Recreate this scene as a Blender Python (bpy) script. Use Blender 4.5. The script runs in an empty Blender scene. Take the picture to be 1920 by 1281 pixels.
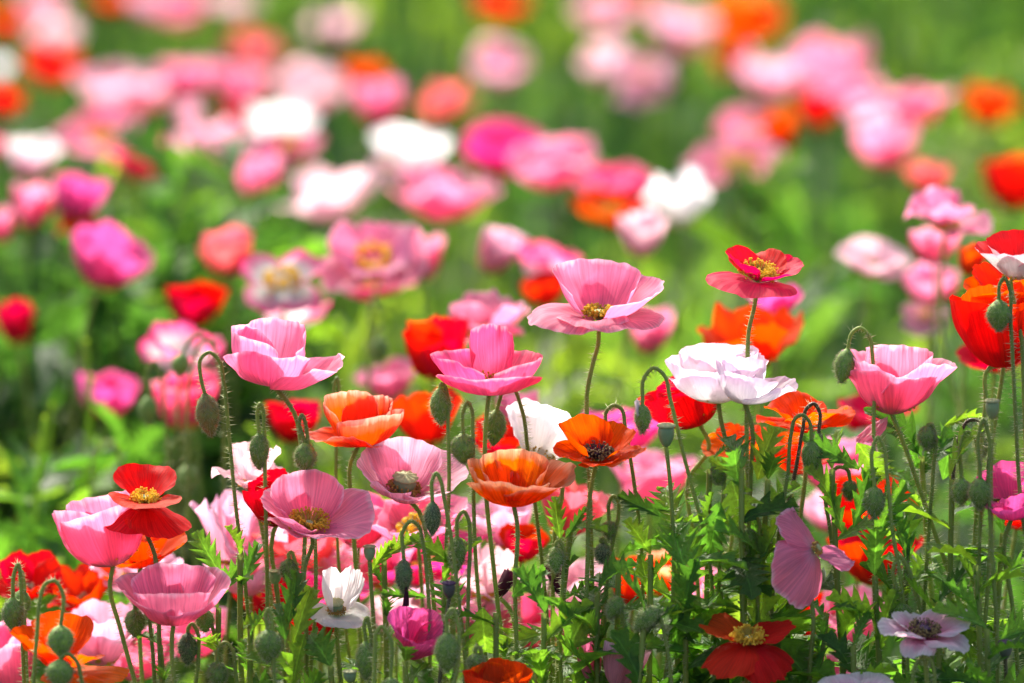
import bpy, math, random
import numpy as np
from mathutils import Vector, Matrix

# ------------------------------------------------------------------ camera, light, exposure
S = bpy.context.scene
COL = S.collection
R = math.radians
F = 200.0 / 36.0 * 1920.0            # focal length in photo pixels
H = 0.97                             # camera height
PITCH = math.atan((640.5 + 521) / F)
cd = bpy.data.cameras.new('camera'); cam = bpy.data.objects.new('camera', cd); COL.objects.link(cam)
cd.lens = 200; cd.sensor_width = 36; cd.clip_start = 0.05; cd.clip_end = 400
cam.location = (0, 0, H); cam.rotation_euler = (R(90) - PITCH, 0, 0)
cd.dof.use_dof = True; cd.dof.focus_distance = 3.18; cd.dof.aperture_fstop = 4.8; cd.dof.aperture_blades = 0
S.camera = cam
SUN_EL, SUN_AZ = R(44), R(-22)       # behind the flowers, a little left
w = bpy.data.worlds.new('World'); S.world = w; w.use_nodes = True
nt = w.node_tree; bg = nt.nodes['Background']; sky = nt.nodes.new('ShaderNodeTexSky')
sky.sky_type = 'NISHITA'; sky.sun_disc = False; sky.dust_density = 6.0; sky.air_density = .8; sky.ozone_density = .6; sky.sun_elevation = SUN_EL; sky.sun_rotation = SUN_AZ
nt.links.new(sky.outputs[0], bg.inputs[0]); bg.inputs[1].default_value = 0.15
sl = bpy.data.lights.new('sun', 'SUN'); sun = bpy.data.objects.new('sun', sl); COL.objects.link(sun)
sl.energy = 3.0; sl.angle = R(0.5); sl.color = (1.0, 0.93, 0.82)
sd = Vector((math.sin(SUN_AZ) * math.cos(SUN_EL), math.cos(SUN_AZ) * math.cos(SUN_EL), math.sin(SUN_EL)))
sun.rotation_euler = sd.to_track_quat('Z', 'Y').to_euler()
S.view_settings.view_transform = 'Standard'; S.view_settings.look = 'None'
S.view_settings.exposure = 1.40; S.view_settings.gamma = 1
S.cycles.use_denoising = True
S.cycles.max_bounces = 10; S.cycles.diffuse_bounces = 5; S.cycles.transmission_bounces = 6
S.cycles.sample_clamp_indirect = 6

CP, SP = math.cos(PITCH), math.sin(PITCH)
FWD = np.array([0, CP, -SP]); UP = np.array([0, SP, CP]); RT = np.array([1.0, 0, 0]); EYE = np.array([0, 0, H])
def at(px, py, D):                    # a photo pixel at depth D (metres) as a point of the field
    return EYE + D * (FWD + (px - 960) / F * RT - (py - 640.5) / F * UP)

# ------------------------------------------------------------------ materials
def new_mat(name):
    m = bpy.data.materials.new(name); m.use_nodes = True
    m.node_tree.nodes.clear(); return m, m.node_tree.nodes, m.node_tree.links
def N(n, t, **k):
    x = n.new(t)
    for a, b in k.items(): setattr(x, a, b)
    return x
def rgb(c): return (c[0], c[1], c[2], 1)
def ramp_node(n, stops):
    r = N(n, 'ShaderNodeValToRGB'); e = r.color_ramp.elements
    while len(e) > 1: e.remove(e[-1])
    e[0].position = stops[0][0]; e[0].color = rgb(stops[0][1])
    for p, c in stops[1:]:
        q = e.new(p); q.color = rgb(c)
    return r
def petal_mat(name, stops, back=None, trans=0.6, vein=0.34, hue=0.010, val=0.10, tsat=1.15):
    m, n, l = new_mat(name)
    uv = N(n, 'ShaderNodeUVMap'); sep = N(n, 'ShaderNodeSeparateXYZ'); l.new(uv.outputs[0], sep.inputs[0])
    rp = ramp_node(n, stops)
    # the colour zones have ragged limits that follow the veins
    mp = N(n, 'ShaderNodeMapping'); mp.inputs['Scale'].default_value = (9, 1.2, 1); l.new(uv.outputs[0], mp.inputs[0])
    oi = N(n, 'ShaderNodeObjectInfo')
    nz = N(n, 'ShaderNodeTexNoise', noise_dimensions='4D'); nz.inputs['Scale'].default_value = 2.2; nz.inputs['Detail'].default_value = 3
    l.new(mp.outputs[0], nz.inputs['Vector'])
    wv = N(n, 'ShaderNodeMath', operation='MULTIPLY'); wv.inputs[1].default_value = 40; l.new(oi.outputs['Random'], wv.inputs[0]); l.new(wv.outputs[0], nz.inputs['W'])
    j = N(n, 'ShaderNodeMath', operation='MULTIPLY_ADD'); j.inputs[1].default_value = 0.26; j.inputs[2].default_value = -0.13; l.new(nz.outputs['Fac'], j.inputs[0])
    ad = N(n, 'ShaderNodeMath', operation='ADD', use_clamp=True); l.new(sep.outputs['Y'], ad.inputs[0]); l.new(j.outputs[0], ad.inputs[1]); l.new(ad.outputs[0], rp.inputs[0])
    col = rp.outputs[0]
    if back:
        geo = N(n, 'ShaderNodeNewGeometry'); rb = ramp_node(n, back); l.new(ad.outputs[0], rb.inputs[0])
        mx = N(n, 'ShaderNodeMix', data_type='RGBA'); l.new(geo.outputs['Backfacing'], mx.inputs['Factor']); l.new(col, mx.inputs['A']); l.new(rb.outputs[0], mx.inputs['B']); col = mx.outputs['Result']
    # fine radial veins
    mp2 = N(n, 'ShaderNodeMapping'); mp2.inputs['Scale'].default_value = (62, 1.6, 1); l.new(uv.outputs[0], mp2.inputs[0])
    nv = N(n, 'ShaderNodeTexNoise', noise_dimensions='4D'); nv.inputs['Scale'].default_value = 1.0; nv.inputs['Detail'].default_value = 4; nv.inputs['Roughness'].default_value = .6
    l.new(mp2.outputs[0], nv.inputs['Vector']); l.new(wv.outputs[0], nv.inputs['W'])
    mr = N(n, 'ShaderNodeMapRange'); mr.inputs['From Min'].default_value = .3; mr.inputs['From Max'].default_value = .7
    mr.inputs['To Min'].default_value = 1 - vein; mr.inputs['To Max'].default_value = 1 + vein * .4; l.new(nv.outputs['Fac'], mr.inputs[0])
    hs = N(n, 'ShaderNodeHueSaturation'); l.new(col, hs.inputs['Color'])
    h1 = N(n, 'ShaderNodeMapRange'); h1.inputs['To Min'].default_value = .5 - hue; h1.inputs['To Max'].default_value = .5 + hue; l.new(oi.outputs['Random'], h1.inputs[0]); l.new(h1.outputs[0], hs.inputs['Hue'])
    rv = N(n, 'ShaderNodeMath', operation='MULTIPLY'); rv.inputs[1].default_value = 7.31; l.new(oi.outputs['Random'], rv.inputs[0])
    fr = N(n, 'ShaderNodeMath', operation='FRACT'); l.new(rv.outputs[0], fr.inputs[0])
    v1 = N(n, 'ShaderNodeMapRange'); v1.inputs['To Min'].default_value = 1 - val; v1.inputs['To Max'].default_value = 1; l.new(fr.outputs[0], v1.inputs[0])
    vm = N(n, 'ShaderNodeMath', operation='MULTIPLY'); l.new(v1.outputs[0], vm.inputs[0]); l.new(mr.outputs[0], vm.inputs[1]); l.new(vm.outputs[0], hs.inputs['Value'])
    bp = N(n, 'ShaderNodeBump'); bp.inputs['Strength'].default_value = .6; bp.inputs['Distance'].default_value = .0008; l.new(nv.outputs['Fac'], bp.inputs['Height'])
    pb = N(n, 'ShaderNodeBsdfPrincipled'); pb.inputs['Roughness'].default_value = .6; pb.inputs['Specular IOR Level'].default_value = .10
    l.new(hs.outputs[0], pb.inputs['Base Color']); l.new(bp.outputs[0], pb.inputs['Normal'])
    h2 = N(n, 'ShaderNodeHueSaturation'); h2.inputs['Saturation'].default_value = tsat; h2.inputs['Value'].default_value = 1.05; l.new(hs.outputs[0], h2.inputs['Color'])
    tr = N(n, 'ShaderNodeBsdfTranslucent'); l.new(h2.outputs[0], tr.inputs[0]); l.new(bp.outputs[0], tr.inputs['Normal'])
    ms = N(n, 'ShaderNodeMixShader'); ms.inputs[0].default_value = trans; l.new(pb.outputs[0], ms.inputs[1]); l.new(tr.outputs[0], ms.inputs[2])
    o = N(n, 'ShaderNodeOutputMaterial'); l.new(ms.outputs[0], o.inputs[0]); return m

PK = (.95, .32, .48); PKd = (.83, .13, .38); PKp = (.92, .44, .57); WH = (.80, .78, .77); CRM = (.86, .84, .62)
MAT = {
 'pink':    petal_mat('pink petal', [(0, (.86, .74, .62)), (.12, (.88, .42, .60)), (.35, PK), (.93, PK), (1, (.95, .55, .70))]),
 'palepink':petal_mat('pale pink petal', [(0, CRM), (.15, PKp), (.8, PKp), (1, (.92, .58, .74))], tsat=1.1),
 'blush':   petal_mat('blush petal', [(0, CRM), (.2, (.90, .55, .63)), (1, (.91, .62, .69))], tsat=1.1),
 'deeppink':petal_mat('deep pink petal', [(0, (.85, .55, .50)), (.15, (.88, .22, .36)), (.93, (.88, .17, .31)), (1, (.93, .36, .47))]),
 'magenta': petal_mat('magenta petal', [(0, (.85, .55, .60)), (.15, (.82, .17, .40)), (1, (.83, .19, .43))]),
 'hotpink': petal_mat('hot pink petal', [(0, (.8, .5, .4)), (.2, (.84, .08, .27)), (1, (.85, .15, .36))]),
 'coral':   petal_mat('coral petal', [(0, (.85, .6, .5)), (.2, (.84, .20, .22)), (1, (.86, .24, .26))]),
 'red':     petal_mat('red petal', [(0, (.5, .06, .03)), (.15, (.76, .022, .02)), (1, (.80, .035, .03))], tsat=1.05),
 'scarlet': petal_mat('scarlet petal', [(0, (.6, .1, .05)), (.15, (.82, .05, .015)), (1, (.86, .075, .02))], tsat=1.05),
 'crimson': petal_mat('crimson petal', [(0, (.4, .02, .02)), (.15, (.58, .012, .035)), (1, (.64, .02, .045))], tsat=1.05),
 'redpink': petal_mat('red pink petal', [(0, (.86, .7, .6)), (.1, (.84, .25, .35)), (.3, (.84, .10, .20)), (1, (.85, .07, .13))], back=[(0, (.85, .4, .4)), (.2, (.80, .05, .09)), (1, (.84, .06, .08))]),
 'orange':  petal_mat('orange petal', [(0, (.7, .35, .05)), (.15, (.88, .11, .010)), (1, (.93, .145, .013))], tsat=1.05, trans=.68),
 'salmon':  petal_mat('salmon orange petal with pale rim', [(0, (.10, .02, .05)), (.12, (.74, .07, .02)), (.7, (.87, .075, .035)), (.9, (.87, .14, .09)), (1, (.88, .42, .34))], tsat=1.05),
 'peach':   petal_mat('orange petal with apricot rim', [(0, (.8, .45, .1)), (.2, (.92, .17, .02)), (.8, (.93, .19, .03)), (1, (.93, .50, .32))], tsat=1.05, trans=.8),
 'white':   petal_mat('white petal', [(0, (.80, .84, .55)), (.12, (.86, .86, .78)), (.3, WH), (1, (.88, .85, .88))], vein=.10, hue=0, val=.04, tsat=1.0),
 'lilac':   petal_mat('white petal with lilac tint', [(0, (.80, .84, .55)), (.12, (.87, .86, .76)), (.35, (.81, .79, .80)), (.75, (.80, .75, .80)), (1, (.78, .62, .76))], vein=.10, hue=0, val=.04, tsat=1.1),
 'picotee': petal_mat('white petal with pink rim', [(0, (.86, .80, .5)), (.15, WH), (.60, WH), (.80, (.87, .34, .50)), (1, (.84, .12, .28))], vein=.15, hue=0),
 'bicolor': petal_mat('white petal backed with red', [(0, (.86, .80, .5)), (.15, WH), (.85, WH), (1, (.88, .55, .66))], back=[(0, (.8, .4, .35)), (.25, (.76, .05, .05)), (1, (.80, .05, .05))], vein=.2, hue=0, trans=.35),
 'rosewhite': petal_mat('rose petal fading to white', [(0, (.45, .08, .25)), (.2, (.84, .26, .48)), (.5, (.88, .46, .62)), (.8, (.86, .68, .76)), (1, WH)], vein=.2, hue=0),
 'withered':petal_mat('withered dark petal', [(0, (.05, .015, .03)), (1, (.10, .02, .05))], trans=.2),
}
def plain(name, c, rough=.6, noise=.25, scale=120, trans=0, c2=None):
    m, n, l = new_mat(name)
    tc = N(n, 'ShaderNodeTexCoord'); nz = N(n, 'ShaderNodeTexNoise'); nz.inputs['Scale'].default_value = scale; nz.inputs['Detail'].default_value = 4
    l.new(tc.outputs['Object'], nz.inputs['Vector'])
    c2 = c2 or tuple(x * (1 - noise) for x in c)
    rp = ramp_node(n, [(.3, c2), (.7, c)]); l.new(nz.outputs['Fac'], rp.inputs[0])
    oi = N(n, 'ShaderNodeObjectInfo'); mr = N(n, 'ShaderNodeMapRange'); mr.inputs['To Min'].default_value = .78; mr.inputs['To Max'].default_value = 1.15; l.new(oi.outputs['Random'], mr.inputs[0])
    hs = N(n, 'ShaderNodeHueSaturation'); l.new(rp.outputs[0], hs.inputs['Color']); l.new(mr.outputs[0], hs.inputs['Value'])
    pb = N(n, 'ShaderNodeBsdfPrincipled'); pb.inputs['Roughness'].default_value = rough; pb.inputs['Specular IOR Level'].default_value = .3
    l.new(hs.outputs[0], pb.inputs['Base Color']); sh = pb.outputs[0]
    if trans:
        tr = N(n, 'ShaderNodeBsdfTranslucent'); l.new(hs.outputs[0], tr.inputs[0]); ms = N(n, 'ShaderNodeMixShader'); ms.inputs[0].default_value = trans
        l.new(sh, ms.inputs[1]); l.new(tr.outputs[0], ms.inputs[2]); sh = ms.outputs[0]
    o = N(n, 'ShaderNodeOutputMaterial'); l.new(sh, o.inputs[0]); return m
MAT['stem'] = plain('poppy stem', (.31, .39, .08), .55, scale=90, c2=(.23, .32, .07), trans=.35)
MAT['stem_dark'] = plain('dark reddish stem', (.07, .08, .03), .5, c2=(.09, .05, .03))
MAT['bristle'] = plain('pale bristles', (.66, .70, .42), .4, trans=.5)
MAT['bud'] = plain('poppy bud skin', (.25, .39, .07), .65, scale=500, c2=(.12, .23, .045), trans=.15)
MAT['bud_ripe'] = plain('ripening bud skin', (.17, .22, .05), .6, scale=160, c2=(.20, .12, .04))
MAT['bud_dark'] = plain('dark bud skin', (.10, .17, .05), .6, scale=300, c2=(.07, .08, .045))
MAT['capsule'] = plain('seed capsule skin', (.24, .34, .17), .45, scale=150, c2=(.18, .28, .13))
MAT['capsule_dark'] = plain('dark seed capsule skin', (.08, .12, .08), .45, scale=150, c2=(.09, .07, .09))
MAT['disc'] = plain('stigma disc', (.42, .44, .20), .7)
MAT['disc_dark'] = plain('dark stigma disc', (.08, .04, .09), .7)
MAT['y_fil'] = plain('yellow filaments', (.90, .74, .16), .5, trans=.6); MAT['y_ant'] = plain('yellow anthers', (.97, .74, .10), .7, trans=.6)
MAT['o_fil'] = plain('ochre filaments', (.70, .40, .28), .5, trans=.4); MAT['o_ant'] = plain('ochre anthers', (.45, .25, .05), .7)
MAT['k_fil'] = plain('dark filaments', (.08, .03, .07), .5); MAT['k_ant'] = plain('dark anthers', (.26, .19, .07), .7)
MAT['w_fil'] = plain('pale filaments', (.78, .72, .55), .5, trans=.4); MAT['w_ant'] = plain('pale anthers', (.62, .52, .25), .7)

def leaf_mat(name, a, b, trans=.5, attr=False):
    m, n, l = new_mat(name)
    uv = N(n, 'ShaderNodeUVMap'); sep = N(n, 'ShaderNodeSeparateXYZ'); l.new(uv.outputs[0], sep.inputs[0])
    if attr:
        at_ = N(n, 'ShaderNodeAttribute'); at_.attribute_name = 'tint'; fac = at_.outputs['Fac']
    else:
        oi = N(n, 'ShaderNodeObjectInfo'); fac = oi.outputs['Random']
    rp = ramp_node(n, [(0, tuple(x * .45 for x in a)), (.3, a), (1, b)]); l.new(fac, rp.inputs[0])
    tc = N(n, 'ShaderNodeTexCoord'); nz = N(n, 'ShaderNodeTexNoise'); nz.inputs['Scale'].default_value = 9 if attr else 14; nz.inputs['Detail'].default_value = 5; l.new(tc.outputs['Object'], nz.inputs['Vector'])
    mr = N(n, 'ShaderNodeMapRange'); mr.inputs['From Min'].default_value = .3; mr.inputs['From Max'].default_value = .7; mr.inputs['To Min'].default_value = .72; mr.inputs['To Max'].default_value = 1.15; l.new(nz.outputs['Fac'], mr.inputs[0])
    # paler midrib where |u| is near 0
    ab = N(n, 'ShaderNodeMath', operation='ABSOLUTE'); l.new(sep.outputs['Y'], ab.inputs[0])
    rib = N(n, 'ShaderNodeMapRange'); rib.inputs['From Min'].default_value = .02; rib.inputs['From Max'].default_value = .09; rib.inputs['To Min'].default_value = 1.7; rib.inputs['To Max'].default_value = 1; l.new(ab.outputs[0], rib.inputs[0])
    wv = N(n, 'ShaderNodeTexWave', bands_direction='DIAGONAL'); wv.inputs['Scale'].default_value = 5.5; wv.inputs['Distortion'].default_value = 1.2
    cmb = N(n, 'ShaderNodeCombineXYZ'); l.new(sep.outputs['X'], cmb.inputs[0]); ng = N(n, 'ShaderNodeMath', operation='MULTIPLY'); ng.inputs[1].default_value = -.5; l.new(ab.outputs[0], ng.inputs[0]); l.new(ng.outputs[0], cmb.inputs[1]); l.new(cmb.outputs[0], wv.inputs['Vector'])
    mu = N(n, 'ShaderNodeMath', operation='MULTIPLY'); l.new(mr.outputs[0], mu.inputs[0]); l.new(rib.outputs[0], mu.inputs[1])
    hs = N(n, 'ShaderNodeHueSaturation'); l.new(rp.outputs[0], hs.inputs['Color']); l.new(mu.outputs[0], hs.inputs['Value'])
    bp = N(n, 'ShaderNodeBump'); bp.inputs['Strength'].default_value = .4; bp.inputs['Distance'].default_value = .02; l.new(wv.outputs['Fac'], bp.inputs['Height'])
    pb = N(n, 'ShaderNodeBsdfPrincipled'); pb.inputs['Roughness'].default_value = .48; pb.inputs['Specular IOR Level'].default_value = .35
    l.new(hs.outputs[0], pb.inputs['Base Color']); l.new(bp.outputs[0], pb.inputs['Normal'])
    h2 = N(n, 'ShaderNodeMix', data_type='RGBA', blend_type='MULTIPLY'); h2.inputs['Factor'].default_value = 1; h2.inputs['B'].default_value = (1.8, 1.95, .5, 1); l.new(hs.outputs[0], h2.inputs['A'])
    tr = N(n, 'ShaderNodeBsdfTranslucent'); l.new(h2.outputs['Result'], tr.inputs[0])
    ms = N(n, 'ShaderNodeMixShader'); ms.inputs[0].default_value = trans; l.new(pb.outputs[0], ms.inputs[1]); l.new(tr.outputs[0], ms.inputs[2])
    o = N(n, 'ShaderNodeOutputMaterial'); l.new(ms.outputs[0], o.inputs[0]); return m
MAT['leaf'] = leaf_mat('poppy leaf', (.08, .21, .05), (.16, .28, .04), trans=.55)
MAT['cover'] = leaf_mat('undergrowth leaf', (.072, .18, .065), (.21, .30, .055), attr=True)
def soil():
    m, n, l = new_mat('dark soil')
    tc = N(n, 'ShaderNodeTexCoord'); nz = N(n, 'ShaderNodeTexNoise'); nz.inputs['Scale'].default_value = 9; nz.inputs['Detail'].default_value = 9; l.new(tc.outputs['Object'], nz.inputs['Vector'])
    rp = ramp_node(n, [(.3, (.018, .016, .011)), (.55, (.045, .038, .024)), (.75, (.035, .06, .018))]); l.new(nz.outputs['Fac'], rp.inputs[0])
    bp = N(n, 'ShaderNodeBump'); bp.inputs['Distance'].default_value = .03; l.new(nz.outputs['Fac'], bp.inputs['Height'])
    pb = N(n, 'ShaderNodeBsdfPrincipled'); pb.inputs['Roughness'].default_value = .9; l.new(rp.outputs[0], pb.inputs['Base Color']); l.new(bp.outputs[0], pb.inputs['Normal'])
    o = N(n, 'ShaderNodeOutputMaterial'); l.new(pb.outputs[0], o.inputs[0]); return m
MAT['soil'] = soil()

# ------------------------------------------------------------------ mesh helpers
def link_mesh(name, V, Fc, mats, parent=None, uv=None, midx=None, loc=None):
    me = bpy.data.meshes.new(name)
    V = np.asarray(V, dtype=np.float32); me.vertices.add(len(V)); me.vertices.foreach_set('co', V.ravel())
    if isinstance(Fc, np.ndarray):
        nl, k = Fc.shape; tot = nl * k
        me.loops.add(tot); me.loops.foreach_set('vertex_index', Fc.astype(np.int32).ravel())
        me.polygons.add(nl); me.polygons.foreach_set('loop_start', np.arange(0, tot, k, dtype=np.int32))
        idx = Fc.ravel()
    else:
        ln = np.array([len(f) for f in Fc]); idx = np.concatenate([np.asarray(f) for f in Fc]); tot = len(idx)
        me.loops.add(tot); me.loops.foreach_set('vertex_index', idx.astype(np.int32))
        me.polygons.add(len(Fc)); me.polygons.foreach_set('loop_start', np.concatenate([[0], np.cumsum(ln)[:-1]]).astype(np.int32))
    me.polygons.foreach_set('use_smooth', np.ones(len(me.polygons), dtype=bool))
    if midx is not None: me.polygons.foreach_set('material_index', np.asarray(midx, dtype=np.int32))
    if uv is not None:
        ul = me.uv_layers.new(name='UVMap'); ul.data.foreach_set('uv', np.asarray(uv, dtype=np.float32)[idx].ravel())
    for m in (mats if isinstance(mats, (list, tuple)) else [mats]): me.materials.append(MAT[m])
    me.update(calc_edges=True); me.validate()
    o = bpy.data.objects.new(name, me); COL.objects.link(o)
    if parent is not None: o.parent = parent
    if loc is not None: o.location = loc
    return o
def thing(name, label, cat, loc, group=None):
    o = bpy.data.objects.new(name, None); COL.objects.link(o); o.empty_display_size = .02
    o.location = loc; o['label'] = label; o['category'] = cat
    if group: o['group'] = group
    return o
def grid_faces(a, b, off=0):
    i = np.arange(a - 1)[:, None] * b + np.arange(b - 1)[None, :]
    i = i.ravel() + off
    return np.stack([i, i + b, i + b + 1, i + 1], 1)
def catmull(P, n):
    P = np.asarray(P, float); d = np.maximum(np.linalg.norm(np.diff(P, axis=0), axis=1), 1e-6); v = np.diff(P, axis=0) / d[:, None]
    m = np.empty_like(P); m[0] = v[0]; m[-1] = v[-1]
    if len(P) > 2: m[1:-1] = (v[1:] * d[:-1, None] + v[:-1] * d[1:, None]) / (d[1:] + d[:-1])[:, None]
    out = []
    for i in range(len(d)):
        k = max(4, int(round(n * d[i] / d.sum())))
        t = np.linspace(0, 1, k, endpoint=(i == len(d) - 1))[:, None]
        out.append((2 * t ** 3 - 3 * t ** 2 + 1) * P[i] + (t ** 3 - 2 * t ** 2 + t) * m[i] * d[i] + (-2 * t ** 3 + 3 * t ** 2) * P[i + 1] + (t ** 3 - t ** 2) * m[i + 1] * d[i])
    return np.vstack(out)
def frames(C):
    T = np.gradient(C, axis=0); T /= np.linalg.norm(T, axis=1)[:, None] + 1e-12
    A = np.tile(np.array([0.0, 1.0, .02]), (len(C), 1)); A -= (A * T).sum(1)[:, None] * T; A /= np.linalg.norm(A, axis=1)[:, None] + 1e-9
    return T, A, np.cross(T, A)
def tube(C, rad, k=8):
    C = np.asarray(C); T, A, B = frames(C)
    rad = np.broadcast_to(np.asarray(rad, float), (len(C),))
    th = np.linspace(0, 2 * math.pi, k, endpoint=False)
    V = C[:, None, :] + rad[:, None, None] * (np.cos(th)[None, :, None] * A[:, None, :] + np.sin(th)[None, :, None] * B[:, None, :])
    n = len(C); i = np.arange(n - 1)[:, None] * k; j = np.arange(k)[None, :]; j2 = (j + 1) % k
    Fc = np.stack([i + j, i + j2, i + k + j2, i + k + j], 2).reshape(-1, 4)
    return V.reshape(-1, 3), Fc
def spikes(base, direc, length, rad):
    n = len(base); ref = np.random.RandomState(3).normal(size=(n, 3)); a = np.cross(direc, ref); a /= np.linalg.norm(a, axis=1)[:, None]; b = np.cross(direc, a)
    length = np.broadcast_to(length, (n,))[:, None]
    V = np.stack([base + rad * a, base + rad * (-.5 * a + .866 * b), base + rad * (-.5 * a - .866 * b), base + direc * length], 1).reshape(-1, 3)
    i = np.arange(n)[:, None] * 4
    Fc = np.concatenate([i + [0, 1, 3], i + [1, 2, 3], i + [2, 0, 3]], 0)
    return V, Fc
def stem_spikes(C, rad, per_m, rs, zmin=.36, ln=.0040):
    seg = np.linalg.norm(np.diff(C, axis=0), axis=1); cum = np.concatenate([[0], np.cumsum(seg)])
    n = int(cum[-1] * per_m)
    if n < 3: return None
    t = rs.uniform(0, cum[-1], n); P = np.stack([np.interp(t, cum, C[:, i]) for i in range(3)], 1)
    T, A, B = frames(C); TA = np.stack([np.interp(t, cum, A[:, i]) for i in range(3)], 1); TB = np.stack([np.interp(t, cum, B[:, i]) for i in range(3)], 1); TT = np.stack([np.interp(t, cum, T[:, i]) for i in range(3)], 1)
    keep = P[:, 2] > zmin
    P, TA, TB, TT = P[keep], TA[keep], TB[keep], TT[keep]; n = len(P)
    if n < 3: return None
    th = rs.uniform(0, 2 * math.pi, n)[:, None]
    d = np.cos(th) * TA + np.sin(th) * TB
    P = P + d * rad * .8
    d = d + TT * rs.normal(0, .25, n)[:, None]; d /= np.linalg.norm(d, axis=1)[:, None]
    return spikes(P, d, ln * rs.uniform(.6, 1.2, n), .00021)

# ------------------------------------------------------------------ poppies
def wob(x, rs, freqs):
    y = 0
    for f in freqs: y = y + rs.uniform(.5, 1) * np.sin(f * x + rs.uniform(0, 6.28)) / len(freqs) ** .5
    return y
def petal_shape(p, nu, nv, rs):
    """one petal in the flower's own frame, petal length about 1"""
    L, az = p.get('L', 1), R(p['az']); e0, e1, e2 = p['e']; W = p.get('W', .92) * 2.3
    u = np.linspace(-1, 1, nu); v = np.linspace(0, 1, nv); U, Vv = np.meshgrid(u, v, indexing='ij')
    Lu = L * (1 - .42 * np.abs(u) ** 3.4 + p.get('edge', .022) * (wob(u, rs, [5, 9]) + .55 * wob(u, rs, [23, 37])))
    e = e0 * (1 - Vv) * (1 - 2 * Vv) + 4 * e1 * Vv * (1 - Vv) + e2 * Vv * (2 * Vv - 1)
    e = e + p.get('side', 0) * U ** 2 * Vv + p.get('skew', 0) * U * Vv + 7 * wob(u, rs, [2.1, 3.7])[:, None] * Vv
    e = np.radians(e)
    ds = (Lu / (nv - 1))[:, None]
    r = np.concatenate([np.zeros((nu, 1)), np.cumsum((np.cos(e[:, 1:]) + np.cos(e[:, :-1])) / 2 * ds, 1)], 1) + .05
    z = np.concatenate([np.zeros((nu, 1)), np.cumsum((np.sin(e[:, 1:]) + np.sin(e[:, :-1])) / 2 * ds, 1)], 1)
    wd = W * L * np.sin(np.minimum(1, Vv * 1.12) * math.pi / 2) ** .85
    am = R(p.get('amax', 104)); ang = am * np.tanh(wd / (np.maximum(r, .02) + .10) / am)
    phi = az + U * ang
    X, Y = r * np.cos(phi), r * np.sin(phi)
    nrm = np.stack([-np.sin(e) * np.cos(phi), -np.sin(e) * np.sin(phi), np.cos(e)], -1)
    ruf = p.get('ruf', .055) * 1.15
    d = ruf * L * Vv ** 1.6 * (wob(u, rs, [4.2, 7.3])[:, None] + .35 * wob(u, rs, [13, 19])[:, None] * Vv ** 2 + p.get('frill', .2) * wob(u, rs, [31, 43])[:, None] * Vv ** 4)
    d = d + .0055 * L * Vv * wob(u, rs, [24, 37, 52])[:, None] + .017 * wob(U * 2 + Vv * 3, rs, [2.3, 4.1]) * Vv + .013 * wob(Vv * 2 - U * 1.3, rs, [5, 8]) * Vv
    P = np.stack([X, Y, z], -1) + nrm * d[..., None]
    P[..., 2] += p.get('dz', 0)
    return P.reshape(-1, 3), grid_faces(nu, nv), np.stack([U.ravel() * .5 + .5, Vv.ravel()], 1)

def preset(style, rs, a0=None):
    a = rs.uniform(0, 90) if a0 is None else a0
    j = lambda s=6: rs.uniform(-s, s)
    if style == 'bowl': es = [(8, 46, 52), (12, 54, 68)]
    elif style == 'cup': es = [(10, 62, 88), (14, 68, 94)]
    elif style == 'flat': es = [(8, 18, 2), (18, 28, 14)]
    elif style == 'droop': es = [(5, -6, -34), (18, 20, 6)]
    elif style == 'open': es = [(6, 32, 22), (12, 44, 44)]
    elif style == 'wild': es = [(20, 30, 10), (40, 60, 55)]
    else: raise ValueError(style)
    out = []
    for k, (az, i) in enumerate([(a, 0), (a + 180, 0), (a + 90, 1), (a + 270, 1)]):
        e = [x + j(7 if style != 'wild' else 22) for x in es[i]]
        out.append(dict(az=az + j(10), e=e, L=(1 if i == 0 else .88) * rs.uniform(.92, 1.06), dz=-.012 if i == 0 else .012, ruf=.055 if style != 'wild' else .09, side=j(14)))
    return out
def rot(tilt, roll, spin=0):
    return np.array(Matrix.Rotation(R(roll), 3, 'Y') @ Matrix.Rotation(R(tilt), 3, 'X') @ Matrix.Rotation(R(spin), 3, 'Z'))

STAMENS = {}
def stamen_shape(n, spread, rs, hero):
    V, Fc, mi = [], [], []; off = 0
    for k in range(n):
        a = rs.uniform(0, 6.28); q = rs.uniform(.15, 1) ** .6
        el = R(80 - 62 * q + rs.uniform(-8, 8)); ln = spread * rs.uniform(.75, 1.1)
        b = np.array([.04 * math.cos(a), .04 * math.sin(a), .03]); d = np.array([math.cos(a) * math.cos(el), math.sin(a) * math.cos(el), math.sin(el)])
        c = catmull([b, b + d * ln * .5 + [0, 0, .02], b + d * ln], 4)
        if hero:
            v, f = tube(c, .0055, 3); V.append(v); Fc.append(f + off); mi += [0] * len(f); off += len(v)
        # anther: a little bean
        ar = .017 if hero else .045
        ax = rs.normal(size=3); ax /= np.linalg.norm(ax); t = c[-1][None] + np.linspace(-1, 1, 5)[:, None] * ax * ar * 1.5
        v, f = tube(t, np.array([.25, .85, 1, .85, .25]) * ar, 5); V.append(v); Fc.append(f + off); mi += [1] * len(f); off += len(v)
    return np.vstack(V), np.vstack(Fc), mi
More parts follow.
